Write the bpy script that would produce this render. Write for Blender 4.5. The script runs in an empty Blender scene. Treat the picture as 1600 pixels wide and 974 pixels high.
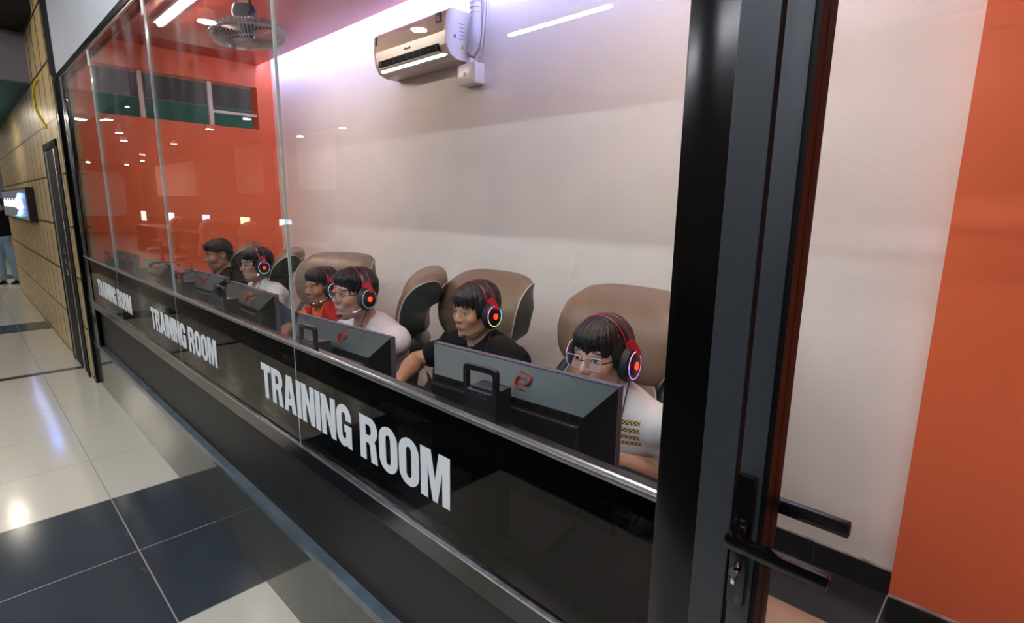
import bpy, bmesh, math, random
import numpy as np
from mathutils import Vector, Matrix

sc = bpy.context.scene
COL = sc.collection
# ------------------------------------------------------------------ camera
F = 837.078
PP = (800.0, 487.0)
VPX, VPY = (-82.0, 312.0), (1625.0, 333.0)
def _dir(v):
    a = Vector((v[0]-PP[0], -(v[1]-PP[1]), -F)); a.normalize(); return a
_X = -_dir(VPX)
_Y = _dir(VPY)
_Z = _X.cross(_Y); _Z.normalize(); _Y = _Z.cross(_X); _Y.normalize()
cam = bpy.data.cameras.new('camera'); camo = bpy.data.objects.new('camera', cam); COL.objects.link(camo)
cam.sensor_width = 36.0; cam.lens = F/1600*36; cam.clip_start = 0.02; cam.clip_end = 200
M = Matrix((_X, _Y, _Z)).to_4x4()
camo.matrix_world = Matrix.Translation((0, -0.706, 1.521)) @ M
sc.camera = camo
# ------------------------------------------------------------------ world, exposure
w = bpy.data.worlds.new('world'); sc.world = w; w.use_nodes = True
w.node_tree.nodes['Background'].inputs[0].default_value = (0.9, 0.88, 0.85, 1)
w.node_tree.nodes['Background'].inputs[1].default_value = 0.25
sc.view_settings.view_transform = 'Standard'
try: sc.view_settings.look = 'None'
except Exception: pass
sc.view_settings.gamma = 1.0
sc.view_settings.use_curve_mapping = False
sc.view_settings.exposure = 1.3
cy = sc.cycles
cy.use_denoising = True
cy.max_bounces = 8; cy.diffuse_bounces = 4; cy.glossy_bounces = 4; cy.transparent_max_bounces = 16; cy.transmission_bounces = 4
cy.sample_clamp_indirect = 6.0
cy.caustics_reflective = False; cy.caustics_refractive = False
TUBE = 88.0       # strength of the corridor tube lamps
SPOT = 115.0       # round downlights
ROOMT = 62.0      # the training room's own tube and the added unseen one
COVE = 72.0       # blue-white cove strip
# ------------------------------------------------------------------ helpers
random.seed(5)
def rgb(h):
    h = h.lstrip('#'); v = [int(h[i:i+2], 16)/255 for i in (0, 2, 4)]
    return tuple(c/12.92 if c <= 0.04045 else ((c+0.055)/1.055)**2.4 for c in v) + (1,)
def mat(name, col, rough=0.5, metal=0.0, spec=0.5, emit=None, es=0, noise=None, bump=None, coat=0):
    m = bpy.data.materials.new(name); m.use_nodes = True
    nt = m.node_tree; b = nt.nodes['Principled BSDF']
    if isinstance(col, str): col = rgb(col)
    b.inputs['Base Color'].default_value = col
    b.inputs['Roughness'].default_value = rough
    b.inputs['Metallic'].default_value = metal
    b.inputs['Specular IOR Level'].default_value = spec
    b.inputs['Coat Weight'].default_value = coat
    if emit is not None:
        b.inputs['Emission Color'].default_value = rgb(emit) if isinstance(emit, str) else emit
        b.inputs['Emission Strength'].default_value = es
    tc = nt.nodes.new('ShaderNodeTexCoord')
    if noise:   # (scale, amount)
        n = nt.nodes.new('ShaderNodeTexNoise'); n.inputs['Scale'].default_value = noise[0]; n.inputs['Detail'].default_value = 5
        nt.links.new(tc.outputs['Object'], n.inputs['Vector'])
        mx = nt.nodes.new('ShaderNodeMix'); mx.data_type = 'RGBA'; mx.blend_type = 'MULTIPLY'
        mx.inputs[0].default_value = 1
        mr = nt.nodes.new('ShaderNodeMapRange'); mr.inputs['From Min'].default_value = 0.3; mr.inputs['From Max'].default_value = 0.7
        mr.inputs['To Min'].default_value = 1-noise[1]; mr.inputs['To Max'].default_value = 1+noise[1]*0.4
        nt.links.new(n.outputs['Fac'], mr.inputs['Value'])
        mx.inputs[6].default_value = col
        nt.links.new(mr.outputs['Result'], mx.inputs[7])
        nt.links.new(mx.outputs[2], b.inputs['Base Color'])
    if bump:
        n = nt.nodes.new('ShaderNodeTexNoise'); n.inputs['Scale'].default_value = bump[0]; n.inputs['Detail'].default_value = 4
        nt.links.new(tc.outputs['Object'], n.inputs['Vector'])
        bp = nt.nodes.new('ShaderNodeBump'); bp.inputs['Strength'].default_value = bump[1]; bp.inputs['Distance'].default_value = 0.004
        nt.links.new(n.outputs['Fac'], bp.inputs['Height']); nt.links.new(bp.outputs['Normal'], b.inputs['Normal'])
    return m
class N:   # terse math on node sockets
    def __init__(s, nt): s.nt = nt
    def m(s, op, a, b=None, c=None):
        n = s.nt.nodes.new('ShaderNodeMath'); n.operation = op
        for i, v in enumerate((a, b, c)):
            if v is None: continue
            if isinstance(v, (int, float)): n.inputs[i].default_value = v
            else: s.nt.links.new(v, n.inputs[i])
        return n.outputs[0]
    def band(s, v, lo, hi): return s.m('MULTIPLY', s.m('GREATER_THAN', v, lo), s.m('LESS_THAN', v, hi))
    def mix(s, f, a, b):
        n = s.nt.nodes.new('ShaderNodeMix'); n.data_type = 'RGBA'
        if isinstance(f, (int, float)): n.inputs[0].default_value = f
        else: s.nt.links.new(f, n.inputs[0])
        for i, v in ((6, a), (7, b)):
            if isinstance(v, tuple): n.inputs[i].default_value = v
            else: s.nt.links.new(v, n.inputs[i])
        return n.outputs[2]
    def xyz(s, sock):
        n = s.nt.nodes.new('ShaderNodeSeparateXYZ'); s.nt.links.new(sock, n.inputs[0]); return n.outputs
    def noise(s, vec, scale, detail=4):
        n = s.nt.nodes.new('ShaderNodeTexNoise'); n.inputs['Scale'].default_value = scale; n.inputs['Detail'].default_value = detail
        s.nt.links.new(vec, n.inputs['Vector']); return n.outputs['Fac']
def wpos(nt): return nt.nodes.new('ShaderNodeNewGeometry').outputs['Position']

def glass_mat(name, tint, boost=1.0, smudge=0.0):
    m = bpy.data.materials.new(name); m.use_nodes = True; nt = m.node_tree; nt.nodes.clear(); g = N(nt)
    out = nt.nodes.new('ShaderNodeOutputMaterial')
    tr = nt.nodes.new('ShaderNodeBsdfTransparent'); tr.inputs[0].default_value = tint
    gl = nt.nodes.new('ShaderNodeBsdfGlossy'); gl.inputs['Roughness'].default_value = 0.0; gl.inputs['Color'].default_value = (1, 1, 1, 1)
    geo = nt.nodes.new('ShaderNodeNewGeometry')
    dp = nt.nodes.new('ShaderNodeVectorMath'); dp.operation = 'DOT_PRODUCT'
    nt.links.new(geo.outputs['Incoming'], dp.inputs[0]); nt.links.new(geo.outputs['Normal'], dp.inputs[1])
    c = g.m('ABSOLUTE', dp.outputs['Value'])
    f = g.m('POWER', g.m('SUBTRACT', 1.0, c), 5.0)
    f = g.m('MULTIPLY', g.m('MULTIPLY_ADD', f, 0.96, 0.04), boost)
    mx = nt.nodes.new('ShaderNodeMixShader'); nt.links.new(f, mx.inputs[0]); nt.links.new(tr.outputs[0], mx.inputs[1]); nt.links.new(gl.outputs[0], mx.inputs[2])
    last = mx.outputs[0]
    if smudge:
        df = nt.nodes.new('ShaderNodeBsdfDiffuse'); df.inputs[0].default_value = (0.8, 0.82, 0.85, 1)
        mp = nt.nodes.new('ShaderNodeMapping'); mp.inputs['Scale'].default_value = (3.0, 3.0, 0.9)
        nt.links.new(geo.outputs['Position'], mp.inputs['Vector'])
        nz = g.noise(mp.outputs[0], 2.6, 6)
        z = g.xyz(geo.outputs['Position'])
        hi = nt.nodes.new('ShaderNodeMapRange'); hi.inputs['From Min'].default_value = 1.7; hi.inputs['From Max'].default_value = 2.3
        nt.links.new(z[2], hi.inputs['Value'])
        s_ = nt.nodes.new('ShaderNodeMapRange'); s_.inputs['From Min'].default_value = 0.48; s_.inputs['From Max'].default_value = 0.75
        s_.inputs['To Max'].default_value = smudge
        nt.links.new(nz, s_.inputs['Value'])
        mx2 = nt.nodes.new('ShaderNodeMixShader'); nt.links.new(g.m('MULTIPLY', s_.outputs[0], hi.outputs[0]), mx2.inputs[0])
        nt.links.new(last, mx2.inputs[1]); nt.links.new(df.outputs[0], mx2.inputs[2]); last = mx2.outputs[0]
    nt.links.new(last, out.inputs[0])
    return m

def link(name, me, m=None, parent=None):
    o = bpy.data.objects.new(name, me); COL.objects.link(o)
    if m is not None:
        for x in (m if isinstance(m, (list, tuple)) else [m]): me.materials.append(x)
    if parent is not None: o.parent = parent
    return o
def bm_obj(name, bm, m=None, parent=None, smooth=False):
    me = bpy.data.meshes.new(name)
    bmesh.ops.recalc_face_normals(bm, faces=bm.faces)
    bm.to_mesh(me); bm.free()
    if smooth:
        for p in me.polygons: p.use_smooth = True
        try: me.set_sharp_from_angle(angle=math.radians(40))
        except Exception: pass
    return link(name, me, m, parent)
def bx(bm, x0, x1, y0, y1, z0, z1, bev=0.0, mi=0, M=None):
    t = bmesh.new()
    vs = [t.verts.new((x, y, z)) for x in (x0, x1) for y in (y0, y1) for z in (z0, z1)]
    for f in ((0, 1, 3, 2), (4, 6, 7, 5), (0, 4, 5, 1), (2, 3, 7, 6), (0, 2, 6, 4), (1, 5, 7, 3)):
        t.faces.new([vs[i] for i in f])
    if bev: bmesh.ops.bevel(t, geom=t.edges[:] , offset=bev, segments=2, affect='EDGES', profile=0.6)
    merge(bm, t, mi, M)
def merge(bm, t, mi=0, M=None):
    for f in t.faces: f.material_index = mi
    if M is not None: bmesh.ops.transform(t, matrix=M, verts=t.verts)
    me = bpy.data.meshes.new('tmp'); t.to_mesh(me); t.free(); bm.from_mesh(me); bpy.data.meshes.remove(me)
def box(name, x0, x1, y0, y1, z0, z1, m, parent=None, bev=0.0):
    bm = bmesh.new(); bx(bm, x0, x1, y0, y1, z0, z1, bev)
    return bm_obj(name, bm, m, parent, smooth=bool(bev))
def tube(bm, pts, r, seg=8, closed=False, mi=0, flat=None, cap=True, M=None):
    """sweep a circle (or an ellipse: flat=(along normal, along binormal)) along pts"""
    t = bmesh.new(); n = len(pts); P = [Vector(p) for p in pts]
    rs = r if isinstance(r, (list, tuple)) else [r]*n
    rings = []; up = None
    for i in range(n):
        a = P[(i-1) % n] if (closed or i > 0) else P[i]; b = P[(i+1) % n] if (closed or i < n-1) else P[i]
        d = (b-a).normalized()
        if up is None:
            up = Vector((0, 0, 1)) if abs(d.z) < 0.9 else Vector((0, 1, 0))
        s = d.cross(up).normalized(); up = s.cross(d).normalized()
        fa, fb = flat if flat else (1, 1)
        rings.append([t.verts.new(P[i] + s*(math.cos(k*2*math.pi/seg)*rs[i]*fa) + up*(math.sin(k*2*math.pi/seg)*rs[i]*fb)) for k in range(seg)])
    for i in range(n if closed else n-1):
        A, B = rings[i], rings[(i+1) % n]
        for k in range(seg): t.faces.new((A[k], A[(k+1) % seg], B[(k+1) % seg], B[k]))
    if cap and not closed:
        t.faces.new(rings[0][::-1]); t.faces.new(rings[-1])
    merge(bm, t, mi, M)
def cyl(bm, p, q, r, seg=20, r2=None, mi=0, M=None): tube(bm, [p, q], [r, r if r2 is None else r2], seg, mi=mi, M=M)
def lathe(bm, prof, c, axis='z', seg=28, mi=0, M=None):
    t = bmesh.new(); rings = []
    for r, h in prof:
        ring = []
        for k in range(seg):
            a = k*2*math.pi/seg; u, v = math.cos(a)*r, math.sin(a)*r
            co = {'z': (u, v, h), 'y': (u, h, v), 'x': (h, u, v)}[axis]
            ring.append(t.verts.new(Vector(c)+Vector(co)))
        rings.append(ring)
    for A, B in zip(rings, rings[1:]):
        for k in range(seg): t.faces.new((A[k], A[(k+1) % seg], B[(k+1) % seg], B[k]))
    if prof[0][0] > 1e-6: t.faces.new(rings[0][::-1])
    if prof[-1][0] > 1e-6: t.faces.new(rings[-1])
    bmesh.ops.remove_doubles(t, verts=t.verts, dist=1e-6)
    merge(bm, t, mi, M)
def prism(bm, poly, axis, a, b, mi=0, M=None, bev=0):
    """extrude a 2D polygon along axis from a to b"""
    t = bmesh.new()
    def co(p, h): return {'x': (h, p[0], p[1]), 'y': (p[0], h, p[1]), 'z': (p[0], p[1], h)}[axis]
    A = [t.verts.new(co(p, a)) for p in poly]; B = [t.verts.new(co(p, b)) for p in poly]
    t.faces.new(A); t.faces.new(B[::-1]); n = len(poly)
    for i in range(n): t.faces.new((A[i], A[(i+1) % n], B[(i+1) % n], B[i]))
    if bev: bmesh.ops.bevel(t, geom=t.edges[:], offset=bev, segments=2, affect='EDGES')
    merge(bm, t, mi, M)
def shape2d(name, loops, depth, m, parent=None, M=None):
    """even-odd filled outline, extruded; lies in XZ facing -Y"""
    cu = bpy.data.curves.new(name, 'CURVE'); cu.dimensions = '2D'; cu.fill_mode = 'BOTH'; cu.extrude = depth/2
    for lp in loops:
        s = cu.splines.new('POLY'); s.points.add(len(lp)-1); s.use_cyclic_u = True
        for p, q in zip(s.points, lp): p.co = (q[0], q[1], 0, 1)
    o = bpy.data.objects.new(name, cu); COL.objects.link(o)
    dg = bpy.context.evaluated_depsgraph_get(); me = bpy.data.meshes.new_from_object(o.evaluated_get(dg))
    bpy.data.objects.remove(o); bpy.data.curves.remove(cu)
    me.transform(Matrix.Rotation(math.radians(90), 4, 'X'))
    if M is not None: me.transform(M)
    me.materials.clear()
    return link(name, me, m, parent)
def tag(o, label=None, cat=None, group=None, kind=None):
    if label: o['label'] = label
    if cat: o['category'] = cat
    if group: o['group'] = group
    if kind: o['kind'] = kind
    return o
def st(o): o['kind'] = 'structure'; return o
def empty(name, loc=(0, 0, 0), label=None, cat=None, group=None, rz=0):
    o = bpy.data.objects.new(name, None); COL.objects.link(o); o.location = loc; o.rotation_euler = (0, 0, rz)
    o.empty_display_size = 0.05
    return tag(o, label, cat, group)
def copy_tree(o, parent=None):
    c = o.copy(); COL.objects.link(c); c.parent = parent
    for ch in list(o.children): copy_tree(ch, c)
    return c
def rrect(cx, cz, w, h, r, n=6):
    pts = []
    for (sx, sz, a0) in ((1, 1, 0), (-1, 1, 90), (-1, -1, 180), (1, -1, 270)):
        for k in range(n+1):
            a = math.radians(a0+90*k/n)
            pts.append((cx+sx*(w/2-r)+r*math.cos(a), cz+sz*(h/2-r)+r*math.sin(a)))
    return pts

# ------------------------------------------------------------------ materials
BLK = mat('black_frame', '#0b0b0d', 0.22, spec=0.6, noise=(30, .2))
BLKG = mat('black_gloss', '#050506', 0.18, spec=0.35)
GRAYF = mat('grey_aluminium', '#3a3f43', 0.38, metal=0.35, noise=(6, .15))
BOARD = mat('dark_board', '#1c1c1f', 0.5, spec=0.3, noise=(4, .12))
SILV = mat('silver_strip', '#c6ccd2', 0.25, metal=0.9, noise=(25, .3))
WHITEP = mat('white_paint', '#e8e3de', 0.55, noise=(3, .05), bump=(55, .25))
FASC = mat('pale_grey_paint', '#c3cad2', 0.6, noise=(2, .05))
ORANGE = mat('orange_paint', '#e66e46', 0.35, spec=0.4, noise=(2, .06), bump=(40, .12))
REDC = mat('red_orange_ceiling', '#b4574b', 0.3, spec=0.5)
DARKTILE = mat('dark_tile', '#1b1a1b', 0.25, noise=(5, .3))
GREEN = mat('dark_green_paint', '#0a6a60', 0.6)
GREYV = mat('mauve_grey_paint', '#86838c', 0.6)
BLKC = mat('black_ceiling', '#0c0c0e', 0.8)
PLAST = mat('black_plastic', '#141518', 0.35, noise=(60, .2))
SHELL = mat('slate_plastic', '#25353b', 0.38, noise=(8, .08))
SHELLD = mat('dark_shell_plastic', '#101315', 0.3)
BEZEL = mat('bezel_plastic', '#4a4754', 0.35)
REDL = mat('red_logo', '#e8381c', 0.4)
BENQ = mat('grey_lettering', '#3c3f44', 0.4)
BROWN = mat('brown_leather', '#7b6552', 0.42, noise=(7, .12), bump=(90, .2))
DKLEA = mat('dark_green_leather', '#1d2623', 0.4, noise=(7, .15), bump=(90, .2))
PIPE = mat('pale_piping', '#b9b7a8', 0.5)
WPL = mat('white_plastic', '#e6e4e2', 0.25, spec=0.5)
CREAM = mat('cream_gloss', '#d8cbbd', 0.24, spec=0.6)
LETTER = mat('pale_vinyl', '#d9e2e6', 0.5)
TUBEM = mat('lit_tube', '#ffffff', 0.5, emit='#f4f6ff', es=TUBE)
TUBER = mat('lit_room_tube', '#ffffff', 0.5, emit='#ffeedd', es=ROOMT)
SPOTM = mat('lit_downlight', '#ffffff', 0.5, emit='#fff3df', es=SPOT)
COVEM = mat('lit_cove_strip', '#ffffff', 0.5, emit='#a6b4ff', es=COVE)
CHROME = mat('chrome', '#d5d7da', 0.12, metal=1.0)
GLASS = glass_mat('clear_glass', (0.97, 0.985, 0.98, 1), 1.0, 0.10)
GLASSD = glass_mat('smoked_glass', (0.30, 0.28, 0.27, 1), 0.5)
GEDGE = mat('glass_edge', '#b4c8c6', 0.15, spec=0.8)

def floor_mat(name, light, dark, x0, y0, size, bands, gl=0.09, dirt=0.35, rdark=None):
    m = bpy.data.materials.new(name); m.use_nodes = True; nt = m.node_tree; g = N(nt); b = nt.nodes['Principled BSDF']
    p = wpos(nt); q = g.xyz(p)
    fx = g.m('FRACT', g.m('DIVIDE', g.m('SUBTRACT', q[0], x0), size)); fy = g.m('FRACT', g.m('DIVIDE', g.m('SUBTRACT', q[1], y0), size))
    wl = 0.0028/size
    gx = g.m('MAXIMUM', g.m('LESS_THAN', fx, wl), g.m('GREATER_THAN', fx, 1-wl)); gy = g.m('MAXIMUM', g.m('LESS_THAN', fy, wl), g.m('GREATER_THAN', fy, 1-wl))
    gr = g.m('MAXIMUM', gx, gy)
    dk = None
    for ax, lo, hi in bands:
        v = g.band(q[ax], lo, hi); dk = v if dk is None else g.m('MAXIMUM', dk, v)
    n1 = g.noise(p, 3.0, 6); n2 = g.noise(p, 11.0, 8)
    la = g.mix(g.m('MULTIPLY', n1, 0.35), light, tuple(c*0.86 for c in light[:3])+(1,))
    da = g.mix(g.m('MULTIPLY', n1, 0.7), dark, tuple(c*1.5 for c in dark[:3])+(1,))
    col = la if dk is None else g.mix(dk, la, da)
    # scuffs
    sp = nt.nodes.new('ShaderNodeMapRange'); sp.inputs['From Min'].default_value = 0.70; sp.inputs['From Max'].default_value = 0.78; sp.inputs['To Max'].default_value = dirt
    nt.links.new(n2, sp.inputs['Value'])
    col = g.mix(sp.outputs[0], col, rgb('#8a7f70'))
    lg = g.mix(0.0 if dk is None else dk, tuple(c*0.62 for c in light[:3])+(1,), rgb('#9a9a96'))
    col = g.mix(gr, col, lg)
    nt.links.new(col, b.inputs['Base Color'])
    rr = nt.nodes.new('ShaderNodeMapRange'); rr.inputs['To Min'].default_value = gl; rr.inputs['To Max'].default_value = gl+0.12
    nt.links.new(n1, rr.inputs['Value']); nt.links.new(rr.outputs[0], b.inputs['Roughness'])
    return m
FLOORM = floor_mat('corridor_tiles', rgb('#d3d0c2'), rgb('#343b43'), -3.263, -0.316, 0.6, [(0, -3.263, -2.063), (0, -6.27, -6.17), (0, -9.0, -8.42), (0, -15.2, -14.4), (0, 1.0, 2.2)])
FLOORR = floor_mat('room_tiles', rgb('#b98e70'), rgb('#262325'), -0.222, 1.385, 0.6, [(1, 1.385, 3.0)], gl=0.15, dirt=.15)

def wood_mat():
    m = bpy.data.materials.new('bamboo_panels'); m.use_nodes = True; nt = m.node_tree; g = N(nt); b = nt.nodes['Principled BSDF']
    p = wpos(nt); q = g.xyz(p)
    fx = g.m('FRACT', g.m('DIVIDE', g.m('ADD', q[0], 20.0), 0.34)); fz = g.m('FRACT', g.m('DIVIDE', g.m('SUBTRACT', q[2], 0.03), 0.424))
    gr = g.m('MAXIMUM', g.m('LESS_THAN', fx, 0.11), g.m('LESS_THAN', fz, 0.045))
    mp = nt.nodes.new('ShaderNodeMapping'); mp.inputs['Scale'].default_value = (5, 5, 1.2); nt.links.new(p, mp.inputs['Vector'])
    n1 = g.noise(mp.outputs[0], 4.0, 8)
    col = g.mix(n1, rgb('#b89c66'), rgb('#d8c08c'))
    col = g.mix(gr, col, rgb('#1a140f'))
    nt.links.new(col, b.inputs['Base Color']); b.inputs['Roughness'].default_value = 0.35
    return m
WOOD = wood_mat()
# ================================================================== THE SETTING
st(box('floor', -34, 3.0, -1.35, 0.03, -0.05, 0.0, FLOORM))
st(box('floor_hall', -34, 3.0, -6.5, -1.35, -0.05, 0.0, mat('hall_floor', '#3a3636', .35, noise=(3, .2))))
st(box('floor_room', -5.9, 2.0, 0.03, 1.95, -0.05, 0.0, FLOORR))
# back wall and its orange pier
st(box('wall_back', -5.9, -0.1, 1.735, 1.90, 0.0, 3.15, WHITEP))
st(box('wall_right', -0.205, 2.0, 1.565, 1.735, 0.0, 3.15, ORANGE))
st(box('wall_room_end', 2.0, 2.1, 0.0, 1.95, 0.0, 3.15, WHITEP))
# left wall with the high opening
bm = bmesh.new()
bx(bm, -5.93, -5.78, 0.03, 1.735, 0, 2.25); bx(bm, -5.93, -5.78, 0.03, 1.735, 2.65, 3.15)
bx(bm, -5.93, -5.78, 0.03, 0.26, 2.25, 2.65); bx(bm, -5.93, -5.78, 1.58, 1.735, 2.25, 2.65)
st(bm_obj('wall_left', bm, ORANGE))
bm = bmesh.new()
for y in (0.598, 1.158): bx(bm, -5.86, -5.82, y-0.018, y+0.018, 2.25, 2.65)
bx(bm, -5.855, -5.825, 1.17, 1.58, 2.375, 2.40)
st(bm_obj('window_1', bm, WPL))
# ceiling with cove gap
st(box('ceiling', -5.9, 2.0, 0.03, 1.60, 2.86, 2.90, REDC))
st(box('ceiling_cove', -5.9, 2.0, 0.03, 1.90, 3.15, 3.22, WHITEP))
# dark tiled baseboards
PLAS = mat('rough_plaster_edge', '#a99f95', .8, noise=(18, .6))
def tiled(name, x0, x1, y, m=DARKTILE):
    bm = bmesh.new(); n = max(1, round((x1-x0)/0.3)); w_ = (x1-x0)/n
    for i in range(n): bx(bm, x0+i*w_+0.001, x0+(i+1)*w_-0.001, y-0.012, y, 0, 0.105, 0.001)
    st(box('trim_%d' % (20 if y > 1.6 else 21), x0, x1, y-0.014, y, 0.105, 0.112, PLAS, bev=.001))
    return st(bm_obj(name, bm, m))
tiled('baseboard_back', -5.78, -0.207, 1.735)
tiled('baseboard_right', -0.205, 1.995, 1.565)
# fascia above the glass front and lintel inside it
st(box('wall_fascia', -5.60, 2.4, 0.0, 0.10, 2.468, 3.45, FASC))
# plinth of grey stone tiles with a cap
def plinth_mat():
    m = bpy.data.materials.new('plinth_tiles'); m.use_nodes = True; nt = m.node_tree; g = N(nt); b = nt.nodes['Principled BSDF']
    p = wpos(nt); q = g.xyz(p)
    n1 = g.noise(p, 5, 6)
    col = g.mix(n1, rgb('#3c3d3c'), rgb('#55554f'))
    fx = g.m('FRACT', g.m('DIVIDE', g.m('ADD', q[0], 3.263+6), 0.6))
    col = g.mix(g.m('LESS_THAN', fx, 0.004), col, rgb('#1c1c1c'))
    n2 = g.noise(p, 60, 2)
    sp = nt.nodes.new('ShaderNodeMapRange'); sp.inputs['From Min'].default_value = 0.72; sp.inputs['From Max'].default_value = 0.78; sp.inputs['To Max'].default_value = 0.7
    nt.links.new(n2, sp.inputs['Value']); col = g.mix(sp.outputs[0], col, rgb('#101010'))
    nt.links.new(col, b.inputs['Base Color']); b.inputs['Roughness'].default_value = 0.1
    return m
PLM = plinth_mat()
st(box('trim_1', -5.56, -0.36, 0.0, 0.10, 0.0, 0.338, PLM))
st(box('trim_2', -5.56, -0.36, -0.007, 0.10, 0.338, 0.372, mat('plinth_cap', '#54616b', 0.22, noise=(9, .3)), bev=0.003))
st(box('wall_front', -5.50, -0.36, 0.026, 0.05, 0.372, 0.69, BOARD))
# glass front: frame members
bm = bmesh.new(); bx(bm, -5.50, -0.345, -0.006, 0.045, 0.684, 0.742, 0.002)
st(bm_obj('trim_3', bm, BLKG))
st(box('trim_4', -5.50, -0.345, -0.010, 0.03, 0.742, 0.748, SILV, bev=0.001))
bm = bmesh.new(); bx(bm, -5.50, -0.345, 0.008, 0.045, 1.030, 1.078, 0.001)
st(bm_obj('trim_5', bm, BLKG))
bm = bmesh.new(); bx(bm, -5.50, -0.345, -0.004, -0.0005, 1.074, 1.080, 0.0005); tube(bm, [(-5.5, -0.003, 1.088), (-0.345, -0.003, 1.088)], 0.0055, 8)
st(bm_obj('trim_6', bm, SILV))
bm = bmesh.new(); bx(bm, -5.50, -0.345, -0.0035, 0.004, 1.080, 1.0845)
st(bm_obj('trim_7', bm, mat('grey_seal', '#5c5660', .6, noise=(50, .3))))
st(box('trim_8', -5.60, -0.20, -0.010, 0.06, 2.428, 2.468, BLK, bev=0.002))
st(box('trim_9', -5.45, -0.36, -0.006, 0.004, 2.418, 2.428, SILV))
# left post, right fixed post, door jamb
bm = bmesh.new(); bx(bm, -5.62, -5.56, -0.026, 0.06, 0.0, 2.47, 0.002); bx(bm, -5.56, -5.28, -0.005, 0.010, 0.372, 2.44, 0.002)
st(bm_obj('trim_10', bm, BLKG))
st(box('trim_11', -5.40, -5.385, -0.009, -0.005, 1.09, 2.42, SILV))
st(box('trim_12', -0.360, -0.288, -0.012, 0.06, 0.0, 2.45, BLKG, bev=0.004))
bm = bmesh.new(); bx(bm, -0.2865, -0.2395, -0.030, 0.06, 0.0, 2.45, 0.0015)
st(bm_obj('trim_13', bm, GRAYF))
# glass sheets
xs = [-5.28, -4.28, -2.955, -1.642, -0.345]
for i in range(4):
    o = box('window_%d' % (i+2), xs[i]+0.003, xs[i+1]-0.003, 0.0, 0.008, 1.078, 2.43, GLASS); st(o)
for i in range(4):
    st(box('window_%d' % (i+6), xs[i]+0.002, xs[i+1]-0.002, 0.0, 0.008, 0.748, 1.074, GLASSD))
for i, x in enumerate(xs[1:4]):
    st(box('trim_%d' % (14+i), x-0.0016, x+0.0016, -0.0004, 0.0084, 0.748, 2.428, GEDGE))
    k = box('glass_clamp', x-0.018, x+0.018, -0.004, 0.0, 2.33, 2.42, WPL, bev=0.001)
    tag(k, ('clear clamp tab at the head of the leftmost glass joint', 'clear clamp tab at the head of the second glass joint from the left', 'clear clamp tab at the head of the joint nearest the black post')[i], 'glass clamp', 'clamp tabs at the glass joints')
# glazed door: stile, pane, handles
dr = empty('door_1', (-0.235, 0, 0)); st(dr)
def dpart(n, *a, **k):
    o = box(n, *a, **k); o.parent = dr; o.location = (0.235, 0, 0); return o
dpart('stile', -0.2340, -0.2050, -0.030, 0.022, 0.02, 2.42, GRAYF, bev=0.0012)
dpart('stile_edge', -0.2052, -0.1985, -0.026, 0.028, 0.02, 2.42, mat('door_edge_black', '#0a0607', .45, spec=.2))
dpart('pane', -0.1985, 0.70, -0.004, 0.004, 0.08, 2.36, glass_mat('door_glass', (0.97, 0.985, 0.98, 1), 1.0))
bm = bmesh.new(); bx(bm, -0.1985, 0.70, -0.02, 0.02, 0.02, 0.08); bx(bm, -0.1985, 0.70, -0.02, 0.02, 2.36, 2.42)
o = bm_obj('door_rail', bm, BLK, dr); o.location = (0.235, 0, 0)
lk = mat('lock_plastic', '#050506', 0.16)
for sgn, name in ((-1, 'outer_handle'), (1, 'inner_handle')):
    y0 = -0.030 if sgn < 0 else 0.022
    bm = bmesh.new()
    ya, yb = sorted((y0, y0+sgn*0.012))
    bx(bm, -0.2320, -0.2100, ya, yb, 1.00 if sgn < 0 else 1.03, 1.185, 0.002)
    yc = y0+sgn*0.030
    ya, yb = sorted((y0, yc)); bx(bm, -0.2300, -0.2120, ya, yb, 1.10, 1.125, 0.003)
    ya, yb = sorted((yc-sgn*0.004, yc+sgn*0.010))
    bx(bm, -0.2320, -0.1120 if sgn < 0 else -0.118, ya, yb, 1.094 if sgn < 0 else 1.102, 1.113 if sgn < 0 else 1.123, 0.004)
    o = bm_obj(name, bm, lk, dr, True); o.location = (0.235, 0, 0)
bm = bmesh.new(); lathe(bm, [(0.0, -0.052), (0.0052, -0.052), (0.0058, -0.050), (0.0058, -0.04)], (-0.2225, 0, 1.052), 'y', 20)
bx(bm, -0.2250, -0.2200, -0.050, -0.042, 1.034, 1.05, 0.001)
o = bm_obj('lock_cylinder', bm, CHROME, dr, True); o.location = (0.235, 0, 0); o['label'] = 'chrome lock cylinder'

# corridor: panelled wall, its door, dark ceiling, bulkhead
st(box('wall_corridor', -12.4, -6.66, -0.03, 0.1, 0.0, 3.6, WOOD))
st(box('wall_corridor_over_door', -6.66, -5.78, -0.03, 0.1, 2.02, 3.6, WOOD))
st(box('wall_corridor_return', -5.78, -5.62, -0.03, 0.1, 0.0, 3.6, WOOD))
st(box('trim_18', -5.615, -5.585, -0.035, 0.08, 2.47, 3.6, BLK))
d2 = empty('door_2', (-6.35, 0, 0)); st(d2)
MBLK = mat('matte_black', '#0b0b0c', .6, spec=.15)
def d2p(n, a, m, bev=0.002):
    o = box(n, a[0], a[1], a[2], a[3], a[4], a[5], m, bev=bev); o.parent = d2; o.location = (6.35, 0, 0); return o
d2p('door_frame', (-6.66, -6.59, -0.038, 0.02, 0, 2.02), MBLK)
d2p('door_frame', (-6.59, -5.86, -0.038, 0.02, 1.96, 2.02), MBLK)
d2p('door_frame', (-5.86, -5.78, -0.038, 0.02, 0, 1.96), MBLK)
d2p('door_leaf', (-6.588, -5.862, -0.034, 0.015, 0.01, 1.955), mat('brown_door', '#1a1512', .6, spec=.15))
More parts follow.
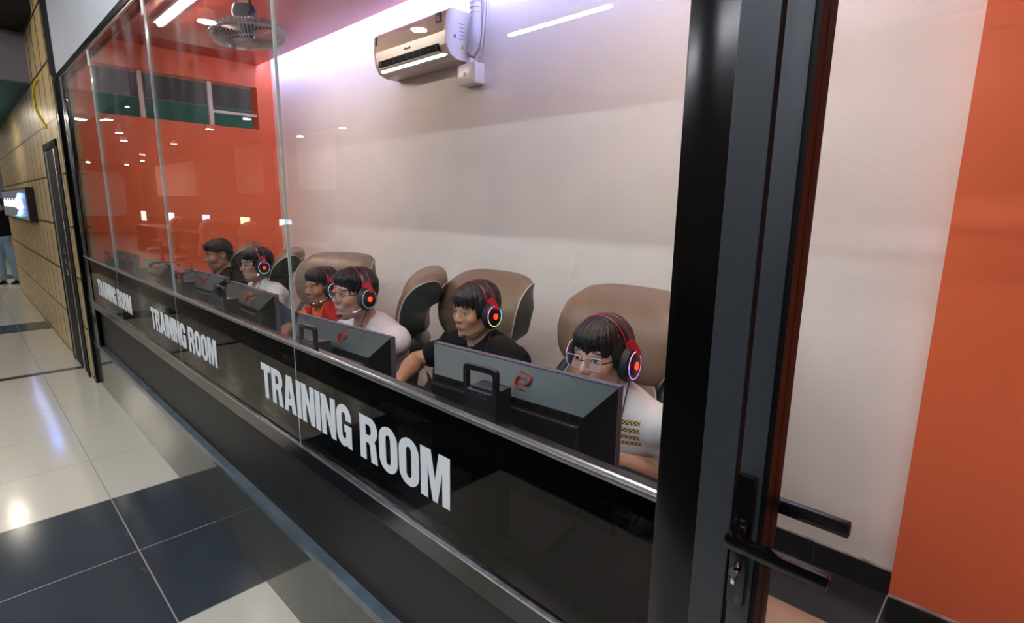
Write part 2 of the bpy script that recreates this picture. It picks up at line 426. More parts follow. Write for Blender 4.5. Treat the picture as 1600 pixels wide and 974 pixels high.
d2p('edge_strip', (-6.57, -6.48, -0.037, -0.034, 0.01, 1.955), mat('dull_silver', '#7b8185', .5, metal=.4))
d2p('edge_strip', (-6.06, -6.00, -0.037, -0.034, 0.01, 1.955), SILV)
for z in (0.86, 0.96, 1.05): d2p('lock_plate', (-6.30, -6.16, -0.036, -0.034, z, z+0.06), CHROME, .0005)
st(box('floor_beyond', -34, -12.4, 0.03, 4.0, -0.05, 0.0, FLOORM))
st(box('wall_beyond', -19.2, -19.0, -0.55, 4.0, 0.0, 2.6, mat('beyond_grey', '#8c8f96', .6)))
st(box('wall_beyond_band', -19.2, -18.98, -0.55, 4.0, 2.6, 3.5, mat('beyond_orange', '#c9713c', .6)))
st(box('wall_beyond_side', -19.2, -12.4, 3.9, 4.0, 0.0, 3.6, GREYV))
st(box('ceiling_hall', -34, 3.0, -6.5, 0.0, 3.45, 3.55, BLKC))
st(box('ceiling_beyond', -34, -5.95, 0.1, 4.0, 3.60, 3.7, BLKC))
bm = bmesh.new(); bx(bm, -6.99, -6.92, -0.75, -0.031, 2.60, 3.03); bx(bm, -6.99, -6.92, 0.101, 3.2, 2.60, 3.58)
st(bm_obj('wall_bulkhead', bm, GREYV))
st(box('ceiling_drop', -15.9, -6.15, -1.5, -0.031, 3.03, 3.44, BLKC))
bm = bmesh.new(); bx(bm, -12.4, -6.99, -0.75, -0.031, 2.60, 2.66); bx(bm, -12, -6.99, 0.101, 3.2, 2.60, 2.66)
st(bm_obj('ceiling_bulkhead', bm, GREEN))
# the gaming hall behind the camera, which the glass mirrors
HALLB = mat('warm_hall_paint', '#7a6150', .6, noise=(1.5, .15)); BLIND = mat('pale_blinds', '#cdbfba', .7, noise=(2, .06)); HDARK = mat('hall_dark_paint', '#2c2523', .6)
st(box('wall_hall', -34, 3.0, -6.6, -6.5, 0.78, 3.5, HALLB)); st(box('wall_hall_lower', -34, 3.0, -6.6, -6.49, 0.0, 0.78, HDARK))
st(box('wall_hall_far', -34.1, -34, -6.5, 0.5, 0.0, 3.5, mat('far_wall_orange', '#b4603a', .6)))
st(box('wall_hall_near', 3.0, 3.1, -6.5, 0.5, 0.0, 3.5, HDARK))
for i, (a, b, c, d) in enumerate(((-20.5, -18.2, 1.86, 3.4), (-31.0, -25.0, 1.8, 3.2), (-17.2, -16.4, 1.9, 3.2), (-15.6, -13.4, 1.9, 3.25))):
    o = box('window_blind', a, b, -6.50, -6.46, c, d, BLIND)
    tag(o, ('pale roller blind on the far stretch of hall wall', 'widest pale roller blind at the far end of the hall', 'narrow pale roller blind on the hall wall', 'pale roller blind nearest the glass front on the hall wall')[i], 'blind', 'blinds along the hall')
# end screen of the hall: pale rounded panel under an orange band
shape2d('stage_screen', [rrect(0, 0, 4.2, 2.2, 0.35)], 0.05, mat('stage_screen', '#b9a8a2', .5)).matrix_world = Matrix.Translation((-33.9, -3.6, 1.9)) @ Matrix.Rotation(math.radians(90), 4, 'Z')
tag(bpy.data.objects['stage_screen'], 'large pale rounded screen on the far end wall of the hall', 'screen')

# ------------------------------------------------------------------ lamps
def tube_lamp(x0, x1, y, z, m, label, group=None, hang=0.0, w_=0.022):
    t = empty('tube_light', ((x0+x1)/2, y, z), label, 'tube light', group); L = (x1-x0)/2
    bm = bmesh.new(); bx(bm, -L, L, -w_, w_, 0.0, 0.022, 0.003); bm_obj('housing', bm, WPL, t)
    bm = bmesh.new(); tube(bm, [(-L+.01, 0, -0.004), (L-.01, 0, -0.004)], 0.0165, 10); bm_obj('tube', bm, m, t, True)
    if hang:
        for s in (-.8, .8):
            bm = bmesh.new(); cyl(bm, (s*L, 0, 0.02), (s*L, 0, hang), 0.002, 6); bm_obj('wire', bm, PLAST, t)
    return t
tube_lamp(-6.33, -5.04, -3.39, 3.2, TUBEM, 'hanging tube light mirrored in the glass under the air conditioner', 'hanging tubes in the hall', .24)
tube_lamp(-4.05, -2.83, -3.39, 3.2, TUBEM, 'hanging tube light mirrored in the glass right of the air conditioner', 'hanging tubes in the hall', .24)
for x, wd in ((-1.75, 'third'), (0.55, 'fourth')): tube_lamp(x, x+1.25, -3.39, 3.2, TUBEM, wd+' hanging tube light of the hall row, counted from the air conditioner', 'hanging tubes further along', .24)
for x in (-3.2, -0.6): tube_lamp(x, x+1.25, -1.25, 3.2, TUBEM, 'tube light hanging above the walkway before the '+('middle of the glass' if x < -2 else 'black post'), 'tubes above the walkway', .24)
tube_lamp(-4.95, -3.75, 0.57, 2.835, TUBER, 'lit tube light on the red ceiling of the training room', None, w_=0.04)
tube_lamp(-1.5, -0.3, 0.57, 2.835, TUBER, 'added second tube light on the red ceiling, out of view above the nearest desks', None, w_=0.04)  # unseen extra tube, placed to brighten the right end of the room
def downlight(x, y, z, label, group, top, r=0.085):
    t = empty('downlight', (x, y, z), label, 'downlight', group)
    bm = bmesh.new(); lathe(bm, [(r*1.15, 0.0), (r*1.2, 0.01), (r*1.0, 0.10), (0.02, 0.11), (0.0, 0.11)], (0, 0, 0)); 
    if top-z > 0.13: cyl(bm, (0, 0, 0.1), (0, 0, top-z-0.001), 0.004, 6)
    bm_obj('lamp_can', bm, WPL, t, True)
    bm = bmesh.new(); lathe(bm, [(0.0, -0.004), (r, -0.004), (r, 0.0)], (0, 0, 0)); bm_obj('lens', bm, SPOTM, t)
    return t
dl = [(-5.91, -1.21), (-12.06, -1.7), (-14.4, -1.72), (-14.25, -1.84), (-16.76, -2.48), (-18.73, -2.94), (-14.14, -3.74), (-11.83, -3.73), (-18.5, -4.11), (-23.67, -4.41),
      (-27.3, -5.18), (-30.8, -5.31), (-30.4, -3.8), (-13.72, -5.7), (-11.47, -5.65), (-4.6, -2.7), (-3.5, -2.05)]
for x, y in dl:
    downlight(x, y, 3.2, 'round downlight hanging from the dark hall ceiling', 'round downlights of the hall', 3.45, 0.07)
tube_lamp(-15.5, -14.3, 0.6, 3.2, TUBEM, 'tube light over the far end of the corridor', None, .40)
downlight(-8.98, -0.60, 2.6-0.05, 'round downlight under the green bulkhead of the corridor', None, 2.6, 0.05)
# cove strip on top of the lowered ceiling
o = bm_obj('cove_strip', (lambda b: (tube(b, [(-5.75, 1.604, 2.893), (1.95, 1.604, 2.893)], 0.006, 8), b)[1])(bmesh.new()), COVEM)
tag(o, 'blue white light strip along the edge of the red ceiling', 'light strip')
# ================================================================== ROOM THINGS
# --- desks
def make_desk(x, label):
    t = empty('desk', (x, 0.34, 0), label, 'desk', 'black desks along the glass')
    bm = bmesh.new(); bx(bm, -0.397, 0.397, -0.28, 0.30, 0.715, 0.74, 0.003); bm_obj('desktop', bm, PLAST, t)
    for s in (-1, 1):
        bm = bmesh.new(); bx(bm, s*0.37-0.02, s*0.37+0.02, -0.25, 0.26, 0.0, 0.03, .003); bx(bm, s*0.37-0.018, s*0.37+0.018, -0.03, 0.03, 0.03, 0.715); bx(bm, s*0.37-0.02, s*0.37+0.02, -0.22, 0.24, 0.69, 0.715)
        bm_obj('leg', bm, BLK, t)
    bm = bmesh.new(); bx(bm, -0.35, 0.35, -0.10, -0.085, 0.40, 0.69); bm_obj('modesty_panel', bm, PLAST, t)
    return t
DX = [-0.82, -1.62, -2.42, -3.22, -4.02, -4.82]
where = ['nearest the black post', 'second from the black post', 'third from the black post', 'fourth from the black post', 'fifth from the black post', 'at the far end by the orange wall']
for x, wv in zip(DX, where): make_desk(x, 'black desk inside the glass, '+wv)
# --- monitors
def s_logo(w_, h, th):
    """two interlocking hooked strokes, as a swept ribbon"""
    pts = []
    u = [(-.76, .96), (.2, .86), (.62, .76), (.9, .52), (.98, .2), (.94, -.1), (.78, -.30), (.5, -.36), (-.26, -.22)]
    return [(x*w_/2, z*h/2) for x, z in u]
def make_monitor(x, y, ztop, rz, label):
    t = empty('monitor', (x, y, 0.74), label, 'monitor', 'monitors seen from behind along the glass', rz)
    W2, H = 0.275, 0.335; zt = ztop-0.74; zb = zt-H; zc = zt-0.155
    bm = bmesh.new(); bx(bm, -W2, W2, 0.0, 0.018, zb, zt, 0.003); bm_obj('bezel', bm, BEZEL, t, True)
    bm = bmesh.new(); bx(bm, -W2+.008, W2-.008, 0.0165, 0.0188, zb+.012, zt-.008); bm_obj('screen', bm, mat_screen, t)
    # back shell: upper sloping face slate, lower box black
    bm = bmesh.new()
    o_ = [(-W2+.002, zt-.002), (W2-.002, zt-.002), (W2-.002, zb+.002), (-W2+.002, zb+.002)]
    i_ = [(-W2+.052, zt-.066), (W2-.055, zt-.066), (W2-.055, zb+.045), (-W2+.052, zb+.045)]
    A = [bm.verts.new((p[0], 0.001, p[1])) for p in o_]; B = [bm.verts.new((p[0], -0.045, p[1])) for p in i_]
    for k in range(4):
        f = bm.faces.new((A[k], A[(k+1) % 4], B[(k+1) % 4], B[k])); f.material_index = 0 if k == 0 else 1
    f = bm.faces.new(B); f.material_index = 1
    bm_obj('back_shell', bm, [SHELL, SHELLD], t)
    bm = bmesh.new()
    bx(bm, -W2+.056, W2-.060, -0.062, -0.044, zb+.05, zt-.084, 0.004)
    n = 58
    for k in range(n):
        xx = -W2+.062+k*(2*W2-.13)/n; bx(bm, xx, xx+.004, -0.0475, -0.0440, zt-.081, zt-.070)
    bm_obj('vent_housing', bm, SHELLD, t)
    # logo: on the slope, right of the stand
    L = s_logo(0.040, 0.044, 0); sl = Matrix.Translation((0.045, -0.0235, zt-0.032)) @ Matrix.Rotation(-math.atan2(0.046, 0.064), 4, 'X')
    bm = bmesh.new()
    for s in (1, -1): tube(bm, [(s*p[0], -0.0008, s*p[1]) for p in L], 0.0036, 6, flat=(1, .35), M=sl)
    bm_obj('logo', bm, REDL, t)
    # stand
    bm = bmesh.new(); bx(bm, -0.036, 0.046, -0.112, -0.062, 0.018, zt-0.035, 0.006); bx(bm, -0.01, 0.05, -0.070, -0.045, zt-.16, zt-.10, .002)
    bm_obj('stand_column', bm, PLAST, t, True)
    hd = shape2d('handle', [rrect(0, 0, 0.096, 0.150, 0.012), rrect(0.0, 0.040, 0.076, 0.046, 0.008)], 0.012, PLAST, t, Matrix.Translation((0.005, -0.119, zt-0.058)))
    bm = bmesh.new(); bx(bm, -0.13, 0.13, -0.125, 0.09, 0.0, 0.018, 0.004); bm_obj('stand_base', bm, PLAST, t)
    # lettering on the stand
    hg = 0.009; x0 = -0.022
    bm = bmesh.new()
    def seg(pts): tube(bm, [(x0+p[0]*hg, -0.1258, zt-0.052+p[1]*hg) for p in pts], 0.0011, 5, flat=(1, .4))
    x0 = -0.020
    seg([(0, 0), (0, 1.1), (.75, 1.1), (.85, .85), (.7, .6), (0, .6)]); seg([(.7, .6), (.95, .35), (.8, 0), (0, 0)]); x0 += 0.0125
    seg([(0, .42), (.8, .42), (.7, .75), (.1, .75), (0, .42), (.1, 0), (.75, 0)]); x0 += 0.0115
    seg([(0, 0), (0, .75), (.6, .75), (.75, .55), (.75, 0)]); x0 += 0.0115
    seg([(.05, .1), (0, .9), (.2, 1.1), (.75, 1.1), (.95, .9), (.95, .2), (.75, 0), (.2, 0), (.05, .1)]); seg([(.6, .25), (1.05, -.15)])
    bm_obj('lettering', bm, BENQ, t)
    # hinge wedges of the side shields and the shields
    for s in (-1, 1):
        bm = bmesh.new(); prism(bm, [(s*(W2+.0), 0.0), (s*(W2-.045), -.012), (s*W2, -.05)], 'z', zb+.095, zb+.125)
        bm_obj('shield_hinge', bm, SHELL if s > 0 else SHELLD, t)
    return t
mat_screen = mat('lit_screen', '#101418', .3, emit='#7f93b0', es=0.9)
mons = [(-0.832, 0.165, 1.166, 0.085, 'black monitor nearest the black post, red logo and handled stand on its back'),
        (-1.64, 0.160, 1.125, 0.07, 'black monitor in front of the boy in the white shirt with round glasses'),
        (-2.44, 0.165, 1.160, -0.02, 'black monitor left of the glass joint, third from the black post'),
        (-3.05, 0.165, 1.168, 0.05, 'black monitor with a handle, fourth from the black post'),
        (-3.99, 0.168, 1.155, 0.03, 'black monitor fifth from the black post, before the orange wall'),
        (-4.86, 0.168, 1.150, 0.04, 'farthest black monitor, beside the left post')]
for a in mons: make_monitor(*a)
# --- mice, keyboards
def make_mouse(x, y, label, hand_z=0.74):
    bm = bmesh.new(); t = bmesh.new(); bmesh.ops.create_uvsphere(t, u_segments=18, v_segments=12, radius=1)
    for v in t.verts:
        v.co.x *= 0.031; v.co.y *= 0.060; v.co.z = max(v.co.z, -0.1)*0.038
    merge(bm, t); o = bm_obj('mouse_body', bm, mat('mouse_grey', '#3e5456', .3), None, True)
    e = empty('computer_mouse', (x, y, hand_z+0.004), label, 'mouse', 'gaming mice on the desks'); o.parent = e
    bm = bmesh.new(); tube(bm, [(0, -0.025, .034), (0, -.04, .033), (0, -.052, .022)], 0.004, 8); bm_obj('scroll_wheel', bm, PLAST, e)
    return e
def make_keyboard(x, y, rz, label):
    e = empty('keyboard', (x, y, 0.741), label, 'keyboard', 'keyboards on the desks', rz)
    bm = bmesh.new(); bx(bm, -.18, .18, -.065, .065, 0, .018, .003); bm_obj('case', bm, PLAST, e)
    bm = bmesh.new()
    for r in range(5):
        for c in range(15): bx(bm, -.172+c*.023, -.172+c*.023+.019, -.058+r*.0235, -.058+r*.0235+.019, .018, .027)
    bm_obj('keys', bm, SHELLD, e)
for x, wv in zip(DX, where): make_keyboard(x+.05, 0.40, 0.1, 'black keyboard on the desk '+wv)

# --- gaming chair (occupant faces -Y)
def make_chair():
    t = empty('gaming_chair')
    def panel(bm, prof, half, th, curve, rr, n=14, piping=None):
        """prof: list of (y,z,halfwidth) from bottom to top; rounded padded slab with dark sides"""
        P0 = [prof[0]]+list(prof)+[prof[-1]]; q_ = []
        for i in range(1, len(P0)-2):
            for k in range(4):
                u = k/4; a_, b_, c_, d_ = (np.array(P0[i+j]) for j in (-1, 0, 1, 2))
                q_.append(tuple(.5*((2*b_)+(c_-a_)*u+(2*a_-5*b_+4*c_-d_)*u*u+(3*b_-a_-3*c_+d_)*u**3)))
        prof = q_+[prof[-1]]; rows = []
        m_ = len(prof)
        tb = bmesh.new()
        for i, (y, z, hw) in enumerate(prof):
            a = prof[max(i-1, 0)]; b = prof[min(i+1, m_-1)]
            d = Vector((0, b[0]-a[0], b[1]-a[1])).normalized(); nrm = Vector((0, -d.z, d.y))   # towards the occupant
            edge = min(1.0, .25+.75*math.sin(min(1.0, (min(i, m_-1-i)+0.2)/5.0)*math.pi/2))
            T = th*edge
            ring = []
            for k in range(n+1):                        # front, left to right
                s = -1+2*k/n; bulge = (1-abs(s)**4)*0.22*T
                ring.append(Vector((s*hw, y, z)) + nrm*(T*0.5*(0.8 if abs(s) > .96 else 1)+bulge) + Vector((0, -curve*abs(s)**2.2, 0)))
            for k in range(n+1):
                s = 1-2*k/n
                ring.append(Vector((s*hw*0.96, y, z)) - nrm*(T*0.5) + Vector((0, -curve*abs(s)**2.2*.7, 0)))
            rows.append([tb.verts.new(v) for v in ring])
        R_ = 2*(n+1)
        for i in range(m_-1):
            for k in range(R_):
                f = tb.faces.new((rows[i][k], rows[i][(k+1) % R_], rows[i+1][(k+1) % R_], rows[i+1][k]))
                f.material_index = 0 if k < n else 1
        f = tb.faces.new(rows[0][::-1]); f.material_index = 1
        f = tb.faces.new(rows[-1]); f.material_index = 1
        loop = [r[0].co.copy() for r in rows] + [rows[-1][k].co.copy() for k in range(1, n)] + [r[n].co.copy() for r in rows[::-1]] + [rows[0][k].co.copy() for k in range(n-1, 0, -1)]
        bmesh.ops.recalc_face_normals(tb, faces=tb.faces)
        mi = [f.material_index for f in tb.faces]
        me = bpy.data.meshes.new('x'); tb.to_mesh(me); tb.free(); bm.from_mesh(me); bpy.data.meshes.remove(me)
        return loop
    # main backrest
    prof = [(0.235, 0.40, .20), (0.26, 0.50, .225), (0.285, 0.62, .235), (0.305, 0.74, .235), (0.325, 0.82, .225), (0.340, 0.865, .205), (0.348, 0.885, .17)]
    bm = bmesh.new(); lp = panel(bm, prof, .25, .105, .06, 0); b = bm_obj('backrest', bm, [BROWN, DKLEA], t, True)
    bm = bmesh.new(); tube(bm, lp, 0.0032, 5, closed=True); bm_obj('piping', bm, PIPE, b)
    # side bolsters
    for s in (-1, 1):
        bm = bmesh.new(); pts = [(s*.232, .225, .47), (s*.252, .245, .60), (s*.258, .262, .74), (s*.250, .285, .84), (s*.235, .31, .895)]
        tube(bm, pts, [.042, .056, .056, .050, .035], 12, flat=(.75, 1.2)); bm_obj('side_bolster', bm, DKLEA, t, True)
    # headrest: wide pad that curls back at the top
    prof = [(0.338, 0.900, .17), (0.325, 0.915, .225), (0.318, 0.955, .262), (0.320, 1.01, .276), (0.332, 1.065, .28), (0.358, 1.108, .275), (0.398, 1.138, .262), (0.442, 1.150, .240), (0.475, 1.145, .20)]
    bm = bmesh.new(); lp = panel(bm, prof, .28, .13, .03, 0); h = bm_obj('headrest', bm, [BROWN, DKLEA], t, True)
    bm = bmesh.new(); tube(bm, lp, 0.0032, 5, closed=True); bm_obj('piping', bm, PIPE, h)
    # seat
    bm = bmesh.new(); tb = bmesh.new()
    bx(tb, -.255, .255, -.27, .24, .36, .455, .035)
    merge(bm, tb, 0)
    for s in (-1, 1): tube(bm, [(s*.235, -.25, .43), (s*.25, 0, .445), (s*.24, .2, .44)], [.04, .05, .045], 10, mi=1)
    bm_obj('seat', bm, [BROWN, DKLEA], t, True)
    for s in (-1, 1):
        bm = bmesh.new(); bx(bm, s*.285-.045, s*.285+.045, -.14, .13, .625, .655, .012); bm_obj('armrest', bm, PLAST, t, True)
        bm = bmesh.new(); tube(bm, [(s*.285, 0, .63), (s*.285, 0, .42), (s*.20, 0, .37)], .022, 8); bm_obj('armrest_post', bm, PLAST, t, True)
    bm = bmesh.new(); bx(bm, -.12, .12, -.14, .14, .335, .362, .006); cyl(bm, (0, 0, .12), (0, 0, .34), .027); cyl(bm, (0, 0, .09), (0, 0, .20), .038)
    bm_obj('gas_lift', bm, PLAST, t, True)
    for k in range(5):
        a = k*2*math.pi/5+0.3; c, s = math.cos(a), math.sin(a)
        bm = bmesh.new(); tube(bm, [(c*.03, s*.03, .115), (c*.17, s*.17, .098), (c*.305, s*.2855, .075)], [.030, .024, .018], 8, flat=(1, .7))
        l = bm_obj('base_leg', bm, PLAST, t, True)
        bm = bmesh.new()
        for q in (-.016, .016):
            cyl(bm, (c*.31-s*(q-.008), s*.31+c*(q-.008), .029), (c*.31-s*(q+.008), s*.31+c*(q+.008), .029), .029, 14)
        cyl(bm, (c*.31, s*.31, .03), (c*.31, s*.31, .075), .009, 8)
        bm_obj('caster', bm, PLAST, l, True)
    bm = bmesh.new(); tube(bm, [(0, .0, .35), (0, .19, .35), (0, .285, .42), (0, .33, .52)], .025, 8, flat=(2, .6)); bm_obj('back_bracket', bm, PLAST, t, True)
    return t
chairs = [  # x, y of the column, yaw
    (-1.17, 0.84, 0.0, 'brown and dark green gaming chair holding the nearest boy, beside the black post'),
    (-1.94, 0.79, 0.0, 'brown gaming chair behind the boy in the black shirt, pale piping round its headrest'),
    (-2.52, 0.72, -0.66, 'brown gaming chair turned side on between two players, its seat empty'),
    (-3.20, 0.78, 0.50, 'wide brown gaming chair behind the two boys sitting close together'),
    (-4.18, 0.70, -0.45, 'brown gaming chair with dark side, just left of the glass joint'),
    (-4.98, 0.68, -0.40, 'farthest brown gaming chair, before the orange wall')]
ch0 = make_chair()
for i, (x, y, rz, lab) in enumerate(chairs):
    o = ch0 if i == 0 else copy_tree(ch0)
    o.location = (x, y, 0); o.rotation_euler = (0, 0, rz); o.scale = (1, 1, .965); tag(o, lab, 'gaming chair', 'brown gaming chairs in the training room')
# reception of the hall: rows seen only as mirror images
hallch = [(-3.0, -2.6), (-4.2, -2.65), (-5.6, -2.6), (-7.0, -2.7), (-8.6, -2.6), (-10.4, -2.7), (-12.4, -2.6), (-15.0, -2.7)]
for i, (x, y) in enumerate(hallch):
    o = copy_tree(ch0); o.location = (x, y, 0); o.rotation_euler = (0, 0, math.pi+.2*math.sin(x*7)); tag(o, ('first', 'second', 'third', 'fourth', 'fifth', 'sixth', 'seventh', 'eighth')[i]+' gaming chair of the hall row mirrored in the glass, counted from the near end', 'gaming chair', 'gaming chairs out in the hall')
HS = [mat('hall_screen_white', '#101010', .3, emit='#dfe9ff', es=2.5), mat('hall_screen_warm', '#101010', .3, emit='#f0e8a0', es=2.5), mat('hall_screen_blue', '#101010', .3, emit='#a8b8ff', es=2)]
for i, x in enumerate((-11.2, -13.4, -16.2, -19.5, -23.0)):
    t = empty('monitor', (x, -4.1, 0.74), ('first', 'second', 'third', 'fourth', 'fifth', 'sixth')[i]+' lit monitor along the hall desks, counted from the air conditioner end', 'monitor', 'lit monitors out in the hall', .12*math.sin(i*3.1))
    bm = bmesh.new(); bx(bm, -.30, .30, -.02, 0, .12, .47, .004); bx(bm, -.04, .04, -.05, -.02, .01, .3); bx(bm, -.12, .12, -.12, .06, 0, .012); bm_obj('casing', bm, PLAST, t)
    bm = bmesh.new(); bx(bm, -.29, .29, 0, .003, .13, .46); bm_obj('screen', bm, HS[i % 3], t)
for i, x in enumerate((-5.6, -10.6, -15.8, -21.0)):
    t = empty('desk', (x, -4.2, 0), ('first', 'second', 'third', 'fourth')[i]+' long black desk out in the hall, counted from the near end', 'desk', 'long desks out in the hall')
    bm = bmesh.new(); bx(bm, -2.4, 2.4, -.35, .35, .71, .74, .004); bm_obj('desktop', bm, PLAST, t)
    for s in (-2.3, 2.3):
        bm = bmesh.new(); bx(bm, s-.03, s+.03, -.3, .3, 0, .71); bm_obj('leg', bm, BLK, t)

# --- air conditioner
ac = empty('air_conditioner', (-3.15, 1.735, 2.42), 'cream split air conditioner high on the white wall', 'air conditioner')
pr = [(0, .0), (-.11, .0), (-.165, .022), (-.195, .075), (-.202, .15), (-.196, .235), (-.175, .275), (-.15, .285), (0, .285)]
bm = bmesh.new(); prism(bm, pr, 'x', -.39, .385, 0); bm_obj('body', bm, CREAM, ac)
bm = bmesh.new()
prs = [(y*1.01-.001, z*1.01-.0015) for y, z in pr]
for a, b in ((-.402, -.389), (.384, .402)): prism(bm, prs, 'x', a, b)
bm_obj('end_cap', bm, WPL, ac)
bm = bmesh.new(); bx(bm, -.345, .325, -.2035, -.15, .046, .088); o = bm_obj('air_slot', bm, mat('slot_dark', '#121a20', .7, spec=.1), ac)
bm = bmesh.new()
for k in range(9): bx(bm, -.32+k*.078, -.318+k*.078, -.2045, -.17, .050, .084)
bm_obj('vanes', bm, PLAST, o)
bm = bmesh.new(); prism(bm, [(-.203, .038), (-.168, .006), (-.163, .010), (-.200, .044)], 'x', -.35, .33); bm_obj('flap', bm, WPL, ac)
bm = bmesh.new(); bx(bm, .305, .355, -.2045, -.1985, .205, .262); bm_obj('energy_sticker', bm, mat('sticker_navy', '#20364a', .4), ac)
bm = bmesh.new(); bx(bm, .31, .35, -.2055, -.2040, .232, .238); bx(bm, .31, .345, -.2055, -.2040, .218, .224); bm_obj('sticker_print', bm, WPL, ac)
bm = bmesh.new(); bx(bm, -.388, -.368, -.2035, -.196, .20, .255); bm_obj('green_sticker', bm, mat('sticker_green', '#2c6a4a', .4), ac)
bm = bmesh.new()
for k in range(6): bx(bm, -.032+k*.011, -.0245+k*.011, -.2052, -.200, .112, .112+(.014 if k in (0, 5) else .010))
bm_obj('brand_mark', bm, mat('brand_grey', '#6c6660', .4), ac)
bm = bmesh.new()
for k in range(5): bx(bm, .402, .4035, -.10, -.055, .12+k*.022, .123+k*.022)
bx(bm, .402, .4035, -.14, -.12, .12, .14)
bm_obj('rating_print', bm, mat('print_grey', '#8b8a90', .5), ac)
bm = bmesh.new(); prism(bm, [(-.085, .065), (-.055, .065), (-.07, .095)], 'x', .402, .404); bm_obj('warning_triangle', bm, mat('warn_yellow', '#c9b821', .5), ac)
# wrapped pipe, cable, junction cover
bm = bmesh.new()
pts = [(-2.70, 1.69, 2.46), (-2.66, 1.69, 2.50), (-2.655, 1.695, 2.60), (-2.66, 1.70, 2.75), (-2.655, 1.70, 2.95), (-2.66, 1.70, 3.14)]
tube(bm, pts, [.030, .034, .036, .034, .036, .034], 12)
for k in range(22): tube(bm, [(-2.66+.036*math.cos(a), 1.697+.036*math.sin(a), 2.50+k*.029+.012*a/6.28) for a in [j*2*math.pi/10 for j in range(11)]], .003, 4)
tag(bm_obj('wrapped_pipe', bm, mat('pipe_wrap', '#d7d9e4', .5), None, True), 'white wrapped pipe rising beside the air conditioner', 'pipe')
bm = bmesh.new(); tube(bm, [(-2.72, 1.715, 2.40), (-2.64, 1.722, 2.46), (-2.615, 1.724, 2.6), (-2.60, 1.724, 2.8), (-2.60, 1.724, 3.14)], .007, 8)
tube(bm, [(-2.70, 1.715, 2.40), (-2.61, 1.722, 2.45), (-2.585, 1.724, 2.6), (-2.58, 1.724, 3.14)], .005, 8)
tag(bm_obj('cable', bm, WPL, None, True), 'thin white cables looping beside the wrapped pipe', 'cable')
jb = empty('breaker_box', (-2.70, 1.735, 2.27), 'small white breaker box on the wall under the pipe', 'breaker box')
bm = bmesh.new(); bx(bm, -.085, .085, -.085, 0, 0, .125, .014); bm_obj('cover', bm, WPL, jb, True)
bm = bmesh.new(); bx(bm, -.02, .0, -.088, -.084, .05, .07, .001); bm_obj('switch', bm, mat('switch_grey', '#9c9a98', .4), jb)
bm = bmesh.new(); prism(bm, [(-.03, .12), (.02, .12), (.01, .16), (-.01, .16)], 'y', -.06, -.02); bm_obj('cable_gland', bm, WPL, jb)
# --- caged ceiling fan
fn = empty('ceiling_fan', (-3.62, 0.70, 2.53), 'grey caged fan hanging from the red ceiling on a metal bracket', 'fan')
fn.rotation_euler = (math.radians(4), math.radians(-4), 0)
FG = mat('fan_grey', '#dcd5d1', .4); FD = mat('fan_motor', '#41454d', .35)
bm = bmesh.new()
R0 = .215
for z, rr_, th in ((.0, R0, .0075), (.045, R0*.72, .003), (-.045, R0*.72, .003), (.06, .07, .004), (-.055, .06, .004)):
    tube(bm, [(rr_*math.cos(a), rr_*math.sin(a), z) for a in [k*2*math.pi/48 for k in range(48)]], th, 6, closed=True)
bm_obj('cage_ring', bm, FG, fn, True)
bm = bmesh.new()
for k in range(64):
    a = k*2*math.pi/64; c, s = math.cos(a), math.sin(a)
    tube(bm, [(.05*c, .05*s, .062), (R0*.6*c, R0*.6*s, .058), (R0*.93*c, R0*.93*s, .038), (R0*c, R0*s, .004), (R0*.93*c, R0*.93*s, -.034), (R0*.6*c, R0*.6*s, -.052), (.05*c, .05*s, -.056)], .0024, 4, cap=False)
tag(bm_obj('cage_wires', bm, FG, fn, True))
bm = bmesh.new(); lathe(bm, [(0, -.062), (.045, -.060), (.05, -.052), (0, -.050)], (0, 0, 0)); bm_obj('badge', bm, FG, fn, True)
for k in range(3):
    bm = bmesh.new(); t = bmesh.new(); vs = []
    for i in range(7):
        r = .03+i*.027
        for j in range(4):
            a = k*2*math.pi/3+(j-1.5)*(.26+.05*i/6)+i*.05
            vs.append(t.verts.new((r*math.cos(a), r*math.sin(a), (j-1.5)*.010)))
    for i in range(6):
        for j in range(3): t.faces.new((vs[i*4+j], vs[i*4+j+1], vs[i*4+j+5], vs[i*4+j+4]))
    bmesh.ops.solidify(t, geom=t.faces[:], thickness=.003)
    merge(bm, t); bm_obj('blade', bm, FD, fn, True)
bm = bmesh.new(); lathe(bm, [(0, -.03), (.035, -.03), (.038, .03), (.06, .07), (.072, .12), (.06, .16), (.02, .175), (0, .175)], (0, 0, 0)); bm_obj('motor', bm, FD, fn, True)
bm = bmesh.new()
for s in (-1, 1): tube(bm, [(s*.10, 0, .10), (s*.10, 0, .31)], .008, 8)
tube(bm, [(-.10, 0, .10), (.10, 0, .10)], .010, 8); tube(bm, [(-.10, 0, .31), (.10, 0, .31)], .012, 8); lathe(bm, [(0, .31), (.06, .31), (.05, .33), (0, .33)], (0, 0, 0))
bm_obj('bracket', bm, GRAYF, fn, True)
bm = bmesh.new(); tube(bm, [(-.03, -.06, .13), (-.03, -.075, .05), (-.028, -.08, .03)], .0015, 5); prism(bm, [(-.05, .06), (-.03, .04), (-.012, .075), (-.034, .09)], 'y', -.083, -.08)
bm_obj('pull_tag', bm, mat('tag_tan', '#a98f5c', .5), fn)

